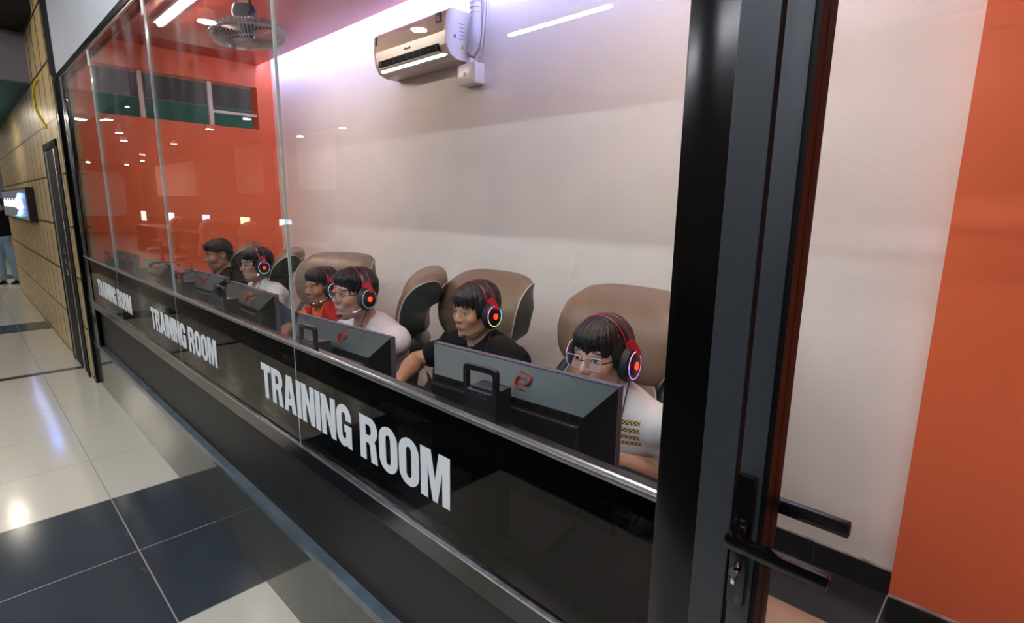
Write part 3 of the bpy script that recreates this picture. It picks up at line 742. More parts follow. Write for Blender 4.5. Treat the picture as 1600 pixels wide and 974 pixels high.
# --- white lettering on the smoked glass
def arcp(cx, cz, rx, rz_, a0, a1, n=10): return [(cx+rx*math.cos(math.radians(a0+(a1-a0)*k/n)), cz+rz_*math.sin(math.radians(a0+(a1-a0)*k/n))) for k in range(n+1)]
s_ = .235    # stem
def G_T(): w_ = .62; return w_, [[(0, 1), (w_, 1), (w_, .80), (w_/2+s_/2, .80), (w_/2+s_/2, 0), (w_/2-s_/2, 0), (w_/2-s_/2, .80), (0, .80)]]
def G_R():
    w_ = .68
    out = [(0, 0), (0, 1)] + [(.36, 1)] + arcp(.40, .73, .27, .27, 85, -55, 10) + [(.60, .40), (.665, 0), (.42, 0), (.385, .36), (.34, .42), (s_, .42), (s_, 0)]
    hole = [(s_, .83), (.34, .83)] + arcp(.34, .71, .10, .12, 90, -90, 8) + [(s_, .59)]
    return w_, [out, hole]
def G_A():
    w_ = .70; return w_, [[(0, 0), (.20, 1), (.50, 1), (.70, 0), (.46, 0), (.43, .19), (.27, .19), (.24, 0)], [(.30, .37), (.40, .37), (.35, .74)]]
def G_I(): return s_, [[(0, 0), (0, 1), (s_, 1), (s_, 0)]]
def G_N(): w_ = .66; return w_, [[(0, 0), (0, 1), (.23, 1), (.445, .45), (.445, 1), (w_, 1), (w_, 0), (.45, 0), (.215, .58), (.215, 0)]]
def G_M(): w_ = .84; return w_, [[(0, 0), (0, 1), (.30, 1), (.42, .42), (.54, 1), (.84, 1), (.84, 0), (.63, 0), (.63, .66), (.49, 0), (.35, 0), (.21, .66), (.21, 0)]]
def G_O(): w_ = .64; return w_, [arcp(.32, .70, .32, .30, 180, 0, 14)+arcp(.32, .30, .32, .30, 0, -180, 14), arcp(.32, .72, .085, .11, 180, 0, 10)+arcp(.32, .28, .085, .11, 0, -180, 10)]
def G_G():
    w_ = .64
    return w_, [arcp(.32, .70, .32, .30, 0, 180, 14) + arcp(.30, .30, .30, .31, 180, 280, 10) + [(.44, .05), (.48, 0), (.64, 0), (.64, .53), (.34, .53), (.34, .36), (.41, .36), (.405, .26)] + arcp(.32, .27, .085, .09, 0, -180, 8) + arcp(.32, .72, .085, .10, 180, 0, 8) + [(.405, .64), (.64, .64)]]
GL = dict(T=G_T, R=G_R, A=G_A, I=G_I, N=G_N, M=G_M, O=G_O, G=G_G)
WORD = 'TRAINING ROOM'
tot = sum((.30 if c == ' ' else GL[c]()[0]+.055) for c in WORD)-.055
def lettering(x0, x1, z0, z1, label):
    e = empty('training_room_lettering', (x0, -0.0009, z0), label, 'lettering', 'white lettering on the smoked glass')
    sx = (x1-x0)/tot; sz = z1-z0; x = 0
    for c in WORD:
        if c == ' ': x += .30; continue
        w_, loops = GL[c]()
        o = shape2d('letter', [[((x+p[0])*sx, p[1]*sz) for p in lp] for lp in loops], 0.0014, LETTER, e)
        x += w_+.055
lettering(-1.928, -0.868, 0.838, 0.964, 'largest white TRAINING ROOM lettering, nearest on the smoked glass')
lettering(-3.468, -2.408, 0.832, 0.952, 'middle white TRAINING ROOM lettering on the smoked glass')
lettering(-5.030, -3.945, 0.832, 0.952, 'smallest white TRAINING ROOM lettering, by the left post')

# --- corridor things
tv = empty('screen_sign', (-9.6, -0.03, 1.28), 'black framed screen with blue white lettering on the panelled wall', 'screen sign')
bm = bmesh.new(); bx(bm, -2.2, 1.6, -.070, 0, 0, .385, .004); bm_obj('casing', bm, PLAST, tv)
scr = mat('sign_screen', '#16181c', .25, emit='#5a6068', es=.35)
bm = bmesh.new(); bx(bm, -2.15, 1.52, -.073, -.070, .02, .365); sp = bm_obj('screen', bm, scr, tv)
bm = bmesh.new(); xx = -1.9
for k in range(13):
    ww = .13+.05*((k*7) % 3); xx += ww+.05
    bx(bm, xx-ww, xx-ww+.05, -.076, -.073, .16, .24+.03*(k % 2)); bx(bm, xx-.05, xx, -.076, -.073, .16, .23); bx(bm, xx-ww, xx, -.076, -.073, .155+.05*(k % 3 == 1), .175+.05*(k % 3 == 1))
bm_obj('lit_lettering', bm, mat('sign_letters', '#ffffff', .4, emit='#a9b8ff', es=5), sp)
bm = bmesh.new(); tube(bm, [(.55+.32*k/10+.18*math.sin(k*.8), -.076, .06+.026*k) for k in range(11)], .03, 8, flat=(1, .15)); bm_obj('blue_swoosh', bm, mat('sign_blue', '#ffffff', .4, emit='#4d7dff', es=5), sp)
bm = bmesh.new(); tube(bm, [(.0, -.076, .05), (.6, -.076, .045), (1.3, -.076, .07)], .018, 6, flat=(1, .2)); bm_obj('green_glow_line', bm, mat('sign_green', '#123010', .4, emit='#3f8a3a', es=1.2), sp)
bm = bmesh.new(); tube(bm, [(-6.19, -.036, 2.53), (-6.45, -.037, 2.545), (-6.66, -.038, 2.51), (-6.76, -.038, 2.44), (-6.74, -.038, 2.36), (-6.60, -.038, 2.28), (-6.42, -.038, 2.21), (-6.22, -.037, 2.135)], .009, 8)
tag(bm_obj('cable', bm, mat('yellow_sleeve', '#d9c61c', .5), None, True), 'yellow cable hanging loose on the panelled wall above the door', 'cable')
# ================================================================== PEOPLE (smooth implicit bodies turned into one mesh)
def cap(a, b, r1, r2=None, k=.02, sub=False): return ('c', np.array(a, float), np.array(b, float), r1, r1 if r2 is None else r2, k, sub)
def ell(c, r, Rm=None, k=.02, sub=False): return ('e', np.array(c, float), np.array(r, float), np.eye(3) if Rm is None else np.array(Rm), k, sub)
def pdist(p, P):
    if p[0] == 'c':
        _, a, b, r1, r2, _, _ = p
        ba = b-a; L = max(float(ba@ba), 1e-9); pa = P-a
        h = np.clip(pa@ba/L, 0, 1)
        return np.sqrt(((pa-h[:, None]*ba)**2).sum(1)) - (r1+(r2-r1)*h)
    _, c, r, Rm, _, _ = p
    q = (P-c)@Rm           # columns of Rm = local axes
    k0 = np.sqrt(((q/r)**2).sum(1)); k1 = np.sqrt(((q/(r*r))**2).sum(1))+1e-9
    return np.where(k0 < 1e-3, -r.min(), k0*(k0-1)/k1)
def sdf(prims, P):
    d = np.full(len(P), 10.0)
    for p in prims:
        e = pdist(p, P); k = p[-2]
        if p[-1]:
            h = np.clip(.5-.5*(d+e)/k, 0, 1); d = d+(-e-d)*h+k*h*(1-h)
        else:
            h = np.clip(.5+.5*(e-d)/k, 0, 1); d = e+(d-e)*h-k*h*(1-h)
    return d
def surface(prims, lo, hi, h, disp=None, B=10):
    lo = np.array(lo, float); hi = np.array(hi, float)
    nb = np.ceil((hi-lo)/(B*h)).astype(int)
    I = np.stack(np.meshgrid(*[np.arange(n) for n in nb], indexing='ij'), -1).reshape(-1, 3)
    C = lo+(I+.5)*B*h; rad = B*h*.87
    D = np.stack([pdist(p, C) for p in prims], 1)
    sub = np.array([p[-1] for p in prims]); mn = D[:, ~sub].min(1)
    act = np.where((mn < rad*1.5+.03) & (mn > -rad*3.0-.03))[0]
    g = np.arange(B+1); G = np.stack(np.meshgrid(g, g, g, indexing='ij'), -1).reshape(-1, 3)
    offs = np.array([(i, j, k) for i in (0, 1) for j in (0, 1) for k in (0, 1)])
    keys = []; pos = []; edges = []
    S = 4096
    for b in act:
        keep = [p for p, d, s in zip(prims, D[b], sub) if d < (rad*2+.05 if s else mn[b]+rad*2+.08)]
        base = I[b]*B; P = lo+(base+G)*h
        V = sdf(keep, P)
        if disp is not None: V = V+disp(P)
        V = V.reshape(B+1, B+1, B+1)
        if V.min() > 0 or V.max() < 0: continue
        c = np.stack([V[o[0]:B+o[0], o[1]:B+o[1], o[2]:B+o[2]] for o in offs], -1)
        m_ = (c < 0).any(-1) & (c >= 0).any(-1)
        ii = np.argwhere(m_)
        if not len(ii): continue
        cc = c[m_]; acc = np.zeros((len(ii), 3)); cnt = np.zeros(len(ii))
        for a in range(8):
            for bb in range(a+1, 8):
                if np.abs(offs[a]-offs[bb]).sum() != 1: continue
                va, vb = cc[:, a], cc[:, bb]; x = (va < 0) != (vb < 0); t = np.where(x, va/np.where(x, va-vb, 1), 0)
                acc += np.where(x[:, None], offs[a]+(offs[bb]-offs[a])*t[:, None], 0); cnt += x
        gi = base+ii; keys.append((gi[:, 0]*S+gi[:, 1])*S+gi[:, 2]); pos.append(lo+(gi+acc/cnt[:, None])*h)
        v0 = cc[:, 0]
        for ax, o in ((0, 4), (1, 2), (2, 1)):
            x = (v0 < 0) != (cc[:, o] < 0)
            e = gi[x]; edges.append(np.column_stack([e, np.full(len(e), ax), (v0[x] < 0).astype(int)]))
    keys = np.concatenate(keys); pos = np.concatenate(pos); edges = np.concatenate(edges)
    o_ = np.argsort(keys); keys = keys[o_]; pos = pos[o_]
    ax = edges[:, 3]; e = edges[:, :3]; Q = []
    u = np.eye(3, dtype=int)[(ax+1) % 3]; v = np.eye(3, dtype=int)[(ax+2) % 3]
    for c_ in (e*1, e-u, e-u-v, e-v): Q.append((c_[:, 0]*S+c_[:, 1])*S+c_[:, 2])
    Q = np.stack(Q, 1); idx = np.clip(np.searchsorted(keys, Q), 0, len(keys)-1); ok = (keys[idx] == Q).all(1)
    idx = idx[ok]; fl = edges[ok, 4] == 0
    idx[fl] = idx[fl][:, ::-1]
    return pos, idx
def mesh_from(name, pos, quads, m, parent=None, hp=None):
    me = bpy.data.meshes.new(name)
    me.vertices.add(len(pos)); me.vertices.foreach_set('co', pos.astype(np.float32).ravel())
    n = len(quads); me.loops.add(n*4); me.loops.foreach_set('vertex_index', quads.astype(np.int32).ravel())
    me.polygons.add(n); me.polygons.foreach_set('loop_start', np.arange(0, n*4, 4, dtype=np.int32))
    try: me.polygons.foreach_set('loop_total', np.full(n, 4, dtype=np.int32))
    except Exception: pass
    me.update(calc_edges=True); me.validate()
    me.polygons.foreach_set('use_smooth', np.ones(len(me.polygons), dtype=bool))
    if hp is not None:
        a = me.attributes.new('hp', 'FLOAT_VECTOR', 'POINT'); a.data.foreach_set('vector', hp.astype(np.float32).ravel())
    return link(name, me, m, parent)

def skin_mat(name, base, brow='#1a1210', fade=0.0, beard=0.0, eye_open=1.0):
    m = bpy.data.materials.new(name); m.use_nodes = True; nt = m.node_tree; g = N(nt); b = nt.nodes['Principled BSDF']
    at = nt.nodes.new('ShaderNodeAttribute'); at.attribute_name = 'hp'; x, y, z = g.xyz(at.outputs['Vector'])
    ax = g.m('ABSOLUTE', x); front = g.m('LESS_THAN', y, -0.045)
    def el(cx, cz, rx, rz, tilt=0.0, soft=0.0):
        dx = g.m('SUBTRACT', ax, cx); dz = g.m('SUBTRACT', g.m('SUBTRACT', z, cz), g.m('MULTIPLY', dx, tilt))
        q = g.m('ADD', g.m('POWER', g.m('ABSOLUTE', g.m('DIVIDE', dx, rx)), 2.0), g.m('POWER', g.m('ABSOLUTE', g.m('DIVIDE', dz, rz)), 2.0))
        if soft:
            mr = nt.nodes.new('ShaderNodeMapRange'); mr.inputs['From Min'].default_value = 1+soft; mr.inputs['From Max'].default_value = 1-soft
            nt.links.new(q, mr.inputs['Value']); return g.m('MULTIPLY', mr.outputs[0], front)
        return g.m('MULTIPLY', g.m('LESS_THAN', q, 1.0), front)
    n1 = g.noise(wpos(nt), 18, 4)
    c0 = rgb(base); col = g.mix(n1, c0, tuple(v*.86 for v in c0[:3])+(1,))
    redd = (min(1, c0[0]*1.05), c0[1]*.72, c0[2]*.70, 1)
    col = g.mix(g.m('MULTIPLY', el(.038, -.022, .026, .020, 0, .9), .35), col, redd)      # cheeks
    col = g.mix(g.m('MULTIPLY', el(0, -.026, .020, .014, 0, .9), .35), col, redd)         # nose tip
    if fade:
        s1 = nt.nodes.new('ShaderNodeMapRange'); s1.inputs['From Min'].default_value = -.005; s1.inputs['From Max'].default_value = .03; s1.inputs['To Max'].default_value = fade
        nt.links.new(z, s1.inputs['Value'])
        sd = g.m('MULTIPLY', g.m('GREATER_THAN', g.m('ADD', g.m('MULTIPLY', y, .8), ax), .028), s1.outputs[0])
        bk = g.m('MULTIPLY', g.m('GREATER_THAN', y, .04), g.m('GREATER_THAN', z, -.06))
        col = g.mix(g.m('MAXIMUM', sd, g.m('MULTIPLY', bk, fade)), col, rgb('#1c1613'))
    if beard: col = g.mix(g.m('MULTIPLY', el(0, -.072, .055, .036, 0, .6), beard), col, rgb('#3a2a22'))
    col = g.mix(g.m('MULTIPLY', el(0, -.0565, .0235, .0085, 0, .35), .85), col, (c0[0]*.72, c0[1]*.42, c0[2]*.42, 1))
    col = g.mix(el(0, -.0562, .021, .0011, 0), col, rgb('#3a1813'))
    col = g.mix(g.m('MULTIPLY', el(.0325, .0360, .0205, .0042, -.22, .45), .9), col, rgb(brow))
    col = g.mix(el(.0315, .0105, .0165, .0068*eye_open, .05), col, rgb('#2a1a16'))      # lash line
    col = g.mix(el(.0315, .0095, .0145, .0050*eye_open, .05), col, rgb('#a99e96'))      # white
    iris = g.m('MULTIPLY', el(.0315, .0095, .0056, .0060, 0), el(.0315, .0095, .0145, .0050*eye_open, .05))
    col = g.mix(iris, col, rgb('#120b09'))
    nt.links.new(col, b.inputs['Base Color']); b.inputs['Roughness'].default_value = .48
    b.inputs['Subsurface Weight'].default_value = 0.06; b.inputs['Subsurface Scale'].default_value = 0.01
    b.inputs['Subsurface Radius'].default_value = (1, .35, .2)
    return m
def cloth_mat(name, c, rough=.85, sc_=30, **k): return mat(name, c, rough, spec=.15, noise=(sc_, .08), **k)
def hair_mat():
    m = mat('black_hair', '#0b0a0b', .42, spec=.45); nt = m.node_tree; g = N(nt); b = nt.nodes['Principled BSDF']
    at = nt.nodes.new('ShaderNodeAttribute'); at.attribute_name = 'hp'
    mp = nt.nodes.new('ShaderNodeMapping'); mp.inputs['Scale'].default_value = (300, 120, 22); nt.links.new(at.outputs['Vector'], mp.inputs['Vector'])
    n1 = g.noise(mp.outputs[0], 1.0, 3)
    bp = nt.nodes.new('ShaderNodeBump'); bp.inputs['Strength'].default_value = .8; bp.inputs['Distance'].default_value = .003
    nt.links.new(n1, bp.inputs['Height']); nt.links.new(bp.outputs['Normal'], b.inputs['Normal'])
    nt.links.new(g.mix(n1, rgb('#070607'), rgb('#191516')), b.inputs['Base Color'])
    return m
HAIR = hair_mat()

def rotm(yaw, pitch, roll=0):
    return np.array((Matrix.Rotation(yaw, 3, 'Z') @ Matrix.Rotation(pitch, 3, 'X') @ Matrix.Rotation(roll, 3, 'Y')))
def hand_prims(W, F_, U, side, curl=.5, s=1.0):
    """palm at wrist W, forward F_, up (back of the hand) U, side=+1 thumb towards +cross"""
    W = np.array(W, float); F_ = np.array(F_, float); F_ /= np.linalg.norm(F_); U = np.array(U, float); U -= F_*(U@F_); U /= np.linalg.norm(U)
    S_ = np.cross(F_, U)*side
    def p(f, l, u): return W+F_*f*s+S_*l*s+U*u*s
    out = [cap(p(0, 0, 0), p(.03, 0, 0), .023, .024, .01)]
    for l in (-.024, -.008, .009, .025): out.append(cap(p(.02, l*.6, 0), p(.078, l, .002), .0135, .0115, .008))
    for l, ln in ((-.030, .062), (-.010, .078), (.010, .083), (.029, .074)):
        a = p(.078, l*.92, .002); b_ = p(.078+ln*.48, l*1.1, -.004-.018*curl); c = p(.078+ln*(.95-.35*curl), l*1.15, -.010-.045*curl)
        out += [cap(a, b_, .0100, .0088, .004), cap(b_, c, .0086, .0072, .004)]
    a = p(.018, .026, -.004); b_ = p(.052, .048, -.012); c = p(.080, .052, -.020)
    out += [cap(a, b_, .0135, .0105, .010), cap(b_, c, .0100, .0085, .004)]
    return out

def person(name_label, H, yaw, pitch, roll=0.0, pelvis=None, skin=None, top=None, topcol=None, hair='mop', hands=None, elbows=None, knees=None, feet=None,
           trousers=None, standing=False, h=.0046, sleeve=.62, vest=None, group=None, hs=1.0, sh=1.0, neck_tilt=None):
    H = np.array(H, float); Rm = rotm(yaw, pitch, roll)
    def hd(x, y, z): return H+Rm@(np.array((x, y, z))*hs)
    e = empty('person', (H[0], H[1], 0), name_label, 'person', group)
    Nk = H+np.array((0, .045, -.150)) if neck_tilt is None else np.array(neck_tilt, float)   # base of the neck
    P_ = np.array(pelvis, float)
    sp = Nk-P_; L = np.linalg.norm(sp); zl = sp/L
    xl = np.array((1., 0, 0)); 
    if standing is not False and not isinstance(standing, bool): xl = np.array((math.cos(standing), math.sin(standing), 0))
    yl = np.cross(zl, xl); yl /= np.linalg.norm(yl); xl = np.cross(yl, zl); T = np.column_stack([xl, yl, zl])
    def tp(x, y, z): return P_+T@np.array((x, y, z))
    shl = [tp(s*.165*sh, .005, L-.055) for s in (-1, 1)]
    chest = tp(0, 0, L*.68); belly = tp(0, -.01, L*.33)
    def torso(g_, k=.05):
        return [ell(tp(0, 0, .02), (.150*sh+g_, .115+g_, .13+g_), T, k), ell(belly, (.135*sh+g_, .100+g_, .18+g_), T, k), ell(chest, (.155*sh+g_, .105+g_, .19+g_), T, k),
                cap(shl[0], shl[1], .056+g_, None, k)]
    def traps(g_): return [cap(tp(0, .015, L-.005), shl[0]+np.array((0, 0, .0)), .042+g_, .048+g_, .04), cap(tp(0, .015, L-.005), shl[1], .042+g_, .048+g_, .04)]
    body = torso(0)+traps(0)
    # neck and head
    body += [cap(tp(0, .0, L-.05), hd(0, .022, -.055), .056, .048*hs, .03)]
    head = [ell(hd(0, .018, .035), np.array((.073, .092, .083))*hs, Rm, .02), ell(hd(0, -.018, -.012), np.array((.062, .070, .080))*hs, Rm, .03),
            ell(hd(0, -.040, -.062), np.array((.043, .042, .042))*hs, Rm, .03), cap(hd(-.048, .0, -.055), hd(-.018, -.058, -.090), .020*hs, .017*hs, .025), cap(hd(.048, .0, -.055), hd(.018, -.058, -.090), .020*hs, .017*hs, .025),
            ell(hd(0, -.072, -.090), np.array((.019, .014, .014))*hs, Rm, .018),
            cap(hd(-.036, -.074, .032), hd(.036, -.073, .032), .0105*hs, None, .014),
            cap(hd(-.040, -.060, -.018), hd(-.030, -.062, -.028), .022*hs, .018*hs, .02), cap(hd(.040, -.060, -.018), hd(.030, -.062, -.028), .022*hs, .018*hs, .02),
            cap(hd(0, -.078, .022), hd(0, -.101, -.016), .0075*hs, .0105*hs, .010), cap(hd(-.011, -.093, -.022), hd(.011, -.093, -.022), .0085*hs, None, .007),
            ell(hd(0, -.076, -.052), np.array((.028, .015, .015))*hs, Rm, .014),
            cap(hd(-.013, -.0855, -.0515), hd(.013, -.0855, -.0515), .0046*hs, None, .007), cap(hd(-.011, -.0845, -.0608), hd(.011, -.0845, -.0608), .0052*hs, None, .007),
            ell(hd(-.033, -.096, .010), np.array((.020, .016, .012))*hs, Rm, .012, True), ell(hd(.033, -.096, .010), np.array((.020, .016, .012))*hs, Rm, .012, True),
            ell(hd(-.0315, -.0705, .0095), np.array((.0165, .0130, .0115))*hs, Rm, .004), ell(hd(.0315, -.0705, .0095), np.array((.0165, .0130, .0115))*hs, Rm, .004),
            cap(hd(-.017, -.0925, -.0563), hd(.017, -.0925, -.0563), .0012, None, .003, True)]
    for s in (-1, 1):
        head += [ell(hd(s*.074, .012, .000), np.array((.009, .019, .031))*hs, Rm, .008), ell(hd(s*.082, .006, .002), np.array((.006, .009, .014))*hs, Rm, .006, True)]
    body += head
    lo_, hi_ = np.minimum(Nk, H)-.3, np.maximum(Nk, H)+.3
    arms_c = []
    for i, s in enumerate((-1, 1)):
        el_ = np.array(elbows[i], float); W = np.array(hands[i][0], float)
        # hands[i] = (wrist, forward, up, curl)
        body += [cap(shl[i], el_, .046, .036, .03), cap(el_, el_+(W-el_)*.35, .036, .037, .015), cap(el_+(W-el_)*.3, W, .037, .024, .02)]
        body += hand_prims(W, hands[i][1], hands[i][2], (-1 if s > 0 else 1), hands[i][3])
        arms_c.append((shl[i], el_, W))
    hips = [tp(s*.085, -.01, -.02) for s in (-1, 1)]
    for i in range(2):
        kn = np.array(knees[i], float); ft = np.array(feet[i], float); fw = np.array((0, -1, 0)) if not standing else -yl*np.array((1, 1, 0))
        body += [cap(hips[i], kn, .078, .050, .04), cap(kn, kn+(ft-kn)*.4, .048, .050, .02), cap(kn+(ft-kn)*.35, ft, .050, .034, .02), cap(ft-np.array((0, 0, .035)), ft+fw*.14-np.array((0, 0, .055)), .035, .028, .02)]
    allp = np.array([q for p in body for q in ((p[1]-p[3], p[1]+p[3], p[2]-p[4], p[2]+p[4]) if p[0] == 'c' else (p[1]-p[2].max(), p[1]+p[2].max()))])
    lo, hi = allp.min(0)-.02, allp.max(0)+.02
    pos, q = surface(body, lo, hi, h)
    hp = (pos-H)@Rm/hs
    b = mesh_from('body', pos, q, skin, e, hp)
    def add(name, prims, m, hh=.0065, disp=None, lab=None, par=None):
        al = np.array([q for p in prims if not p[-1] for q in ((p[1]-p[3], p[1]+p[3], p[2]-p[4], p[2]+p[4]) if p[0] == 'c' else (p[1]-p[2].max(), p[1]+p[2].max()))])
        pos, q = surface(prims, al.min(0)-.02, al.max(0)+.02, hh, disp)
        o = mesh_from(name, pos, q, m, par or e, (pos-H)@Rm/hs)
        if lab: o['label'] = lab
        return o
    def folds(P): return .0035*np.sin(P[:, 0]*38+P[:, 2]*26+np.sin(P[:, 1]*30)*2)*np.cos(P[:, 2]*19-P[:, 1]*33)
    # shirt
    shp = torso(.013)+traps(.008)
    for (a, e2, W) in arms_c:
        if sleeve <= 1: shp += [cap(a, a+(e2-a)*sleeve, .056, .060, .03)]
        else: shp += [cap(a, e2, .058, .050, .03), cap(e2, W+(e2-W)*.12, .050, .036, .02)]
    nkc = tp(0, -.015, L+.015)
    shp += [cap(tp(0, -.030, L+.012), hd(0, -.005, -.08), .046, .050, .008, True)]
    add('shirt', shp, top, disp=folds, lab=topcol)
    if vest is not None:
        vp = torso(.026)+traps(.02)+[cap(a, a+(e2-a)*.12, .064, .066, .03) for (a, e2, W) in arms_c]
        vp += [cap(tp(0, -.04, L+.02), hd(0, -.02, -.08), .075, .07, .012, True), cap(tp(0, -.16, L+.05), tp(0, -.16, L*.25), .075, .045, .02, True)]
        add('vest', vp, vest[0], disp=folds, lab=vest[1])
    trp = []
    for i in range(2):
        kn = np.array(knees[i], float); ft = np.array(feet[i], float)
        trp += [ell(tp(0, 0, .0), (.160, .122, .115), T, .05), cap(hips[i], kn, .088, .062, .05), cap(kn, ft+(kn-ft)*.12, .062, .050, .03)]
    add('trousers', trp, trousers, .009, disp=folds)
    shoes = []
    for i in range(2):
        ft = np.array(feet[i], float); fw = np.array((0, -1, 0)) if not standing else -yl*np.array((1, 1, 0))
        bm = bmesh.new(); c = ft+fw*.055; c[2] = 0
        a = math.atan2(fw[0], -fw[1])
        Ms = Matrix.Translation((c[0], c[1], 0)) @ Matrix.Rotation(a, 4, 'Z')
        bx(bm, -.045, .045, -.14, .12, max(ft[2]-.10, 0.001), max(ft[2]-.10, 0.001)+.025, .008, 0, Ms)
        t = bmesh.new(); bmesh.ops.create_uvsphere(t, u_segments=20, v_segments=12, radius=1)
        for v in t.verts: v.co = Vector((v.co.x*.044, v.co.y*.125-.01, (v.co.z*(.062 if v.co.y > 0 else .045))+max(ft[2]-.10, 0)+.035))
        merge(bm, t, 1, Ms)
        bm_obj('shoe', bm, [WPL, PLAST], e, True)
    # hair
    rs = np.random.RandomState(int(abs(H[0])*100))
    ph = rs.rand(6)*6
    def strands(P):
        q = (P-H)@Rm
        a = np.arctan2(q[:, 0], -q[:, 1]+.02)
        return .0024*np.sin(a*44+ph[0]+q[:, 2]*14)*np.cos(a*13+ph[1]) + .0016*np.sin(a*83+ph[2]-q[:, 2]*20) + np.where(q[:, 1] < -.03,   .0052*(np.sin(a*13+ph[3])+.8*np.sin(a*31+ph[4]))*np.clip((.06-q[:, 2])/.05, 0, 1), 0)
    E_ = lambda x, y, z, a, b_, c, k=.02, sub=False: ell(hd(x, y, z), np.array((a, b_, c))*hs, Rm, k, sub)
    if hair == 'mop':      # long fringe to the brows, covering the ears
        hp_ = [E_(0, .022, .042, .085, .104, .090), E_(0, -.045, .070, .060, .048, .040, .03), E_(0, .055, -.025, .070, .055, .070, .03),
               E_(-.068, .0, .020, .018, .040, .050, .02), E_(.068, .0, .020, .018, .040, .050, .02),
               E_(0, -.125, -.030, .056, .060, .068, .010, True), E_(0, -.075, -.10, .08, .075, .085, .010, True)]
    elif hair == 'part':   # side swept, ears free
        hp_ = [E_(0, .022, .045, .083, .102, .086), E_(.0, -.035, .082, .062, .052, .034, .03), E_(0, .058, -.02, .066, .050, .062, .03),
               E_(0, -.115, -.002, .066, .060, .066, .012, True), E_(0, -.045, -.078, .115, .095, .098, .008, True),
               E_(-.09, .0, -.02, .03, .05, .045, .01, True), E_(.09, .0, -.02, .03, .05, .045, .01, True)]
    else:                  # short crop, faded sides
        hp_ = [E_(0, .020, .050, .0775, .098, .078), E_(0, -.030, .085, .058, .054, .030, .03), E_(0, .060, .0, .060, .044, .050, .03),
               E_(0, -.112, .002, .07, .060, .060, .010, True), E_(0, -.015, -.070, .115, .125, .108, .006, True)]
    add('hair', hp_, HAIR, .0042, disp=strands)
    for ch in e.children: ch.location = (-H[0], -H[1], 0)
    return e, hd, Rm

# ---- eyeglasses and headsets, in head space
def head_matrix(H, yaw, pitch, roll, hs=1.0): return Matrix.Translation(H) @ Matrix.Rotation(yaw, 4, 'Z') @ Matrix.Rotation(pitch, 4, 'X') @ Matrix.Rotation(roll, 4, 'Y') @ Matrix.Scale(hs, 4)
LENS = glass_mat('lens_glass', (.97, .97, .985, 1), 0.5)
def eyeglasses(Mh, label, rnd=False, frame='#17181c'):
    e = empty('eyeglasses', (0, 0, 0), label, 'eyeglasses', 'eyeglasses worn by players'); e.matrix_world = Mh
    fm = mat('glasses_metal', frame, .3, metal=.5); sil = mat('glasses_rim', '#b9bcc2', .3, metal=.4)
    y = -.101
    for s in (-1, 1):
        lp = rrect(s*.0335, .006, .052, .046 if rnd else .036, .0225 if rnd else .009)
        bm = bmesh.new(); tube(bm, [(p[0], y+abs(p[0])*.10, p[1]) for p in lp], .0015, 6, closed=True); bm_obj('rim', bm, fm if rnd else sil, e, True)
        bm = bmesh.new(); t = bmesh.new(); vs = [t.verts.new((p[0], y+abs(p[0])*.10, p[1])) for p in lp]; t.faces.new(vs)
        bmesh.ops.solidify(t, geom=t.faces[:], thickness=.0012); merge(bm, t); bm_obj('lens', bm, LENS, e)
        bm = bmesh.new(); tube(bm, [(s*.059, y+.006, .012), (s*.070, y+.012, .013), (s*.079, -.04, .013), (s*.080, .0, .010)], .0018, 6); bm_obj('temple_arm', bm, fm, e, True)
    bm = bmesh.new(); tube(bm, [(-.009, y, .012), (0, y-.004, .014), (.009, y, .012)], .0015, 6); bm_obj('bridge', bm, fm, e, True)
    return e
HSB = mat('headset_black', '#0e0f12', .35); HSR = mat('headset_red', '#b3182a', .3); PADM = mat('ear_pad', '#0b0c0f', .6)
LOGOR = mat('lit_red_logo', '#ff2a1a', .4, emit='#ff2413', es=2.5)
def ring_mat():
    m = bpy.data.materials.new('rainbow_ring'); m.use_nodes = True; nt = m.node_tree; g = N(nt); b = nt.nodes['Principled BSDF']
    tc = nt.nodes.new('ShaderNodeTexCoord'); x, y, z = g.xyz(tc.outputs['Object'])
    hue = g.m('ADD', g.m('DIVIDE', g.m('ARCTAN2', z, y), 6.2832), .5)
    hs_ = nt.nodes.new('ShaderNodeCombineColor'); hs_.mode = 'HSV'; hs_.inputs[1].default_value = .85; hs_.inputs[2].default_value = 1.0
    oi = nt.nodes.new('ShaderNodeObjectInfo'); sc_ = g.xyz(oi.outputs['Color'])
    nt.links.new(g.m('ADD', g.m('MULTIPLY', g.m('FRACT', hue), sc_[0]), sc_[1]), hs_.inputs[0]); nt.links.new(hs_.outputs[0], b.inputs['Emission Color']); nt.links.new(sc_[2], b.inputs['Emission Strength'])
    return m
RING = ring_mat()
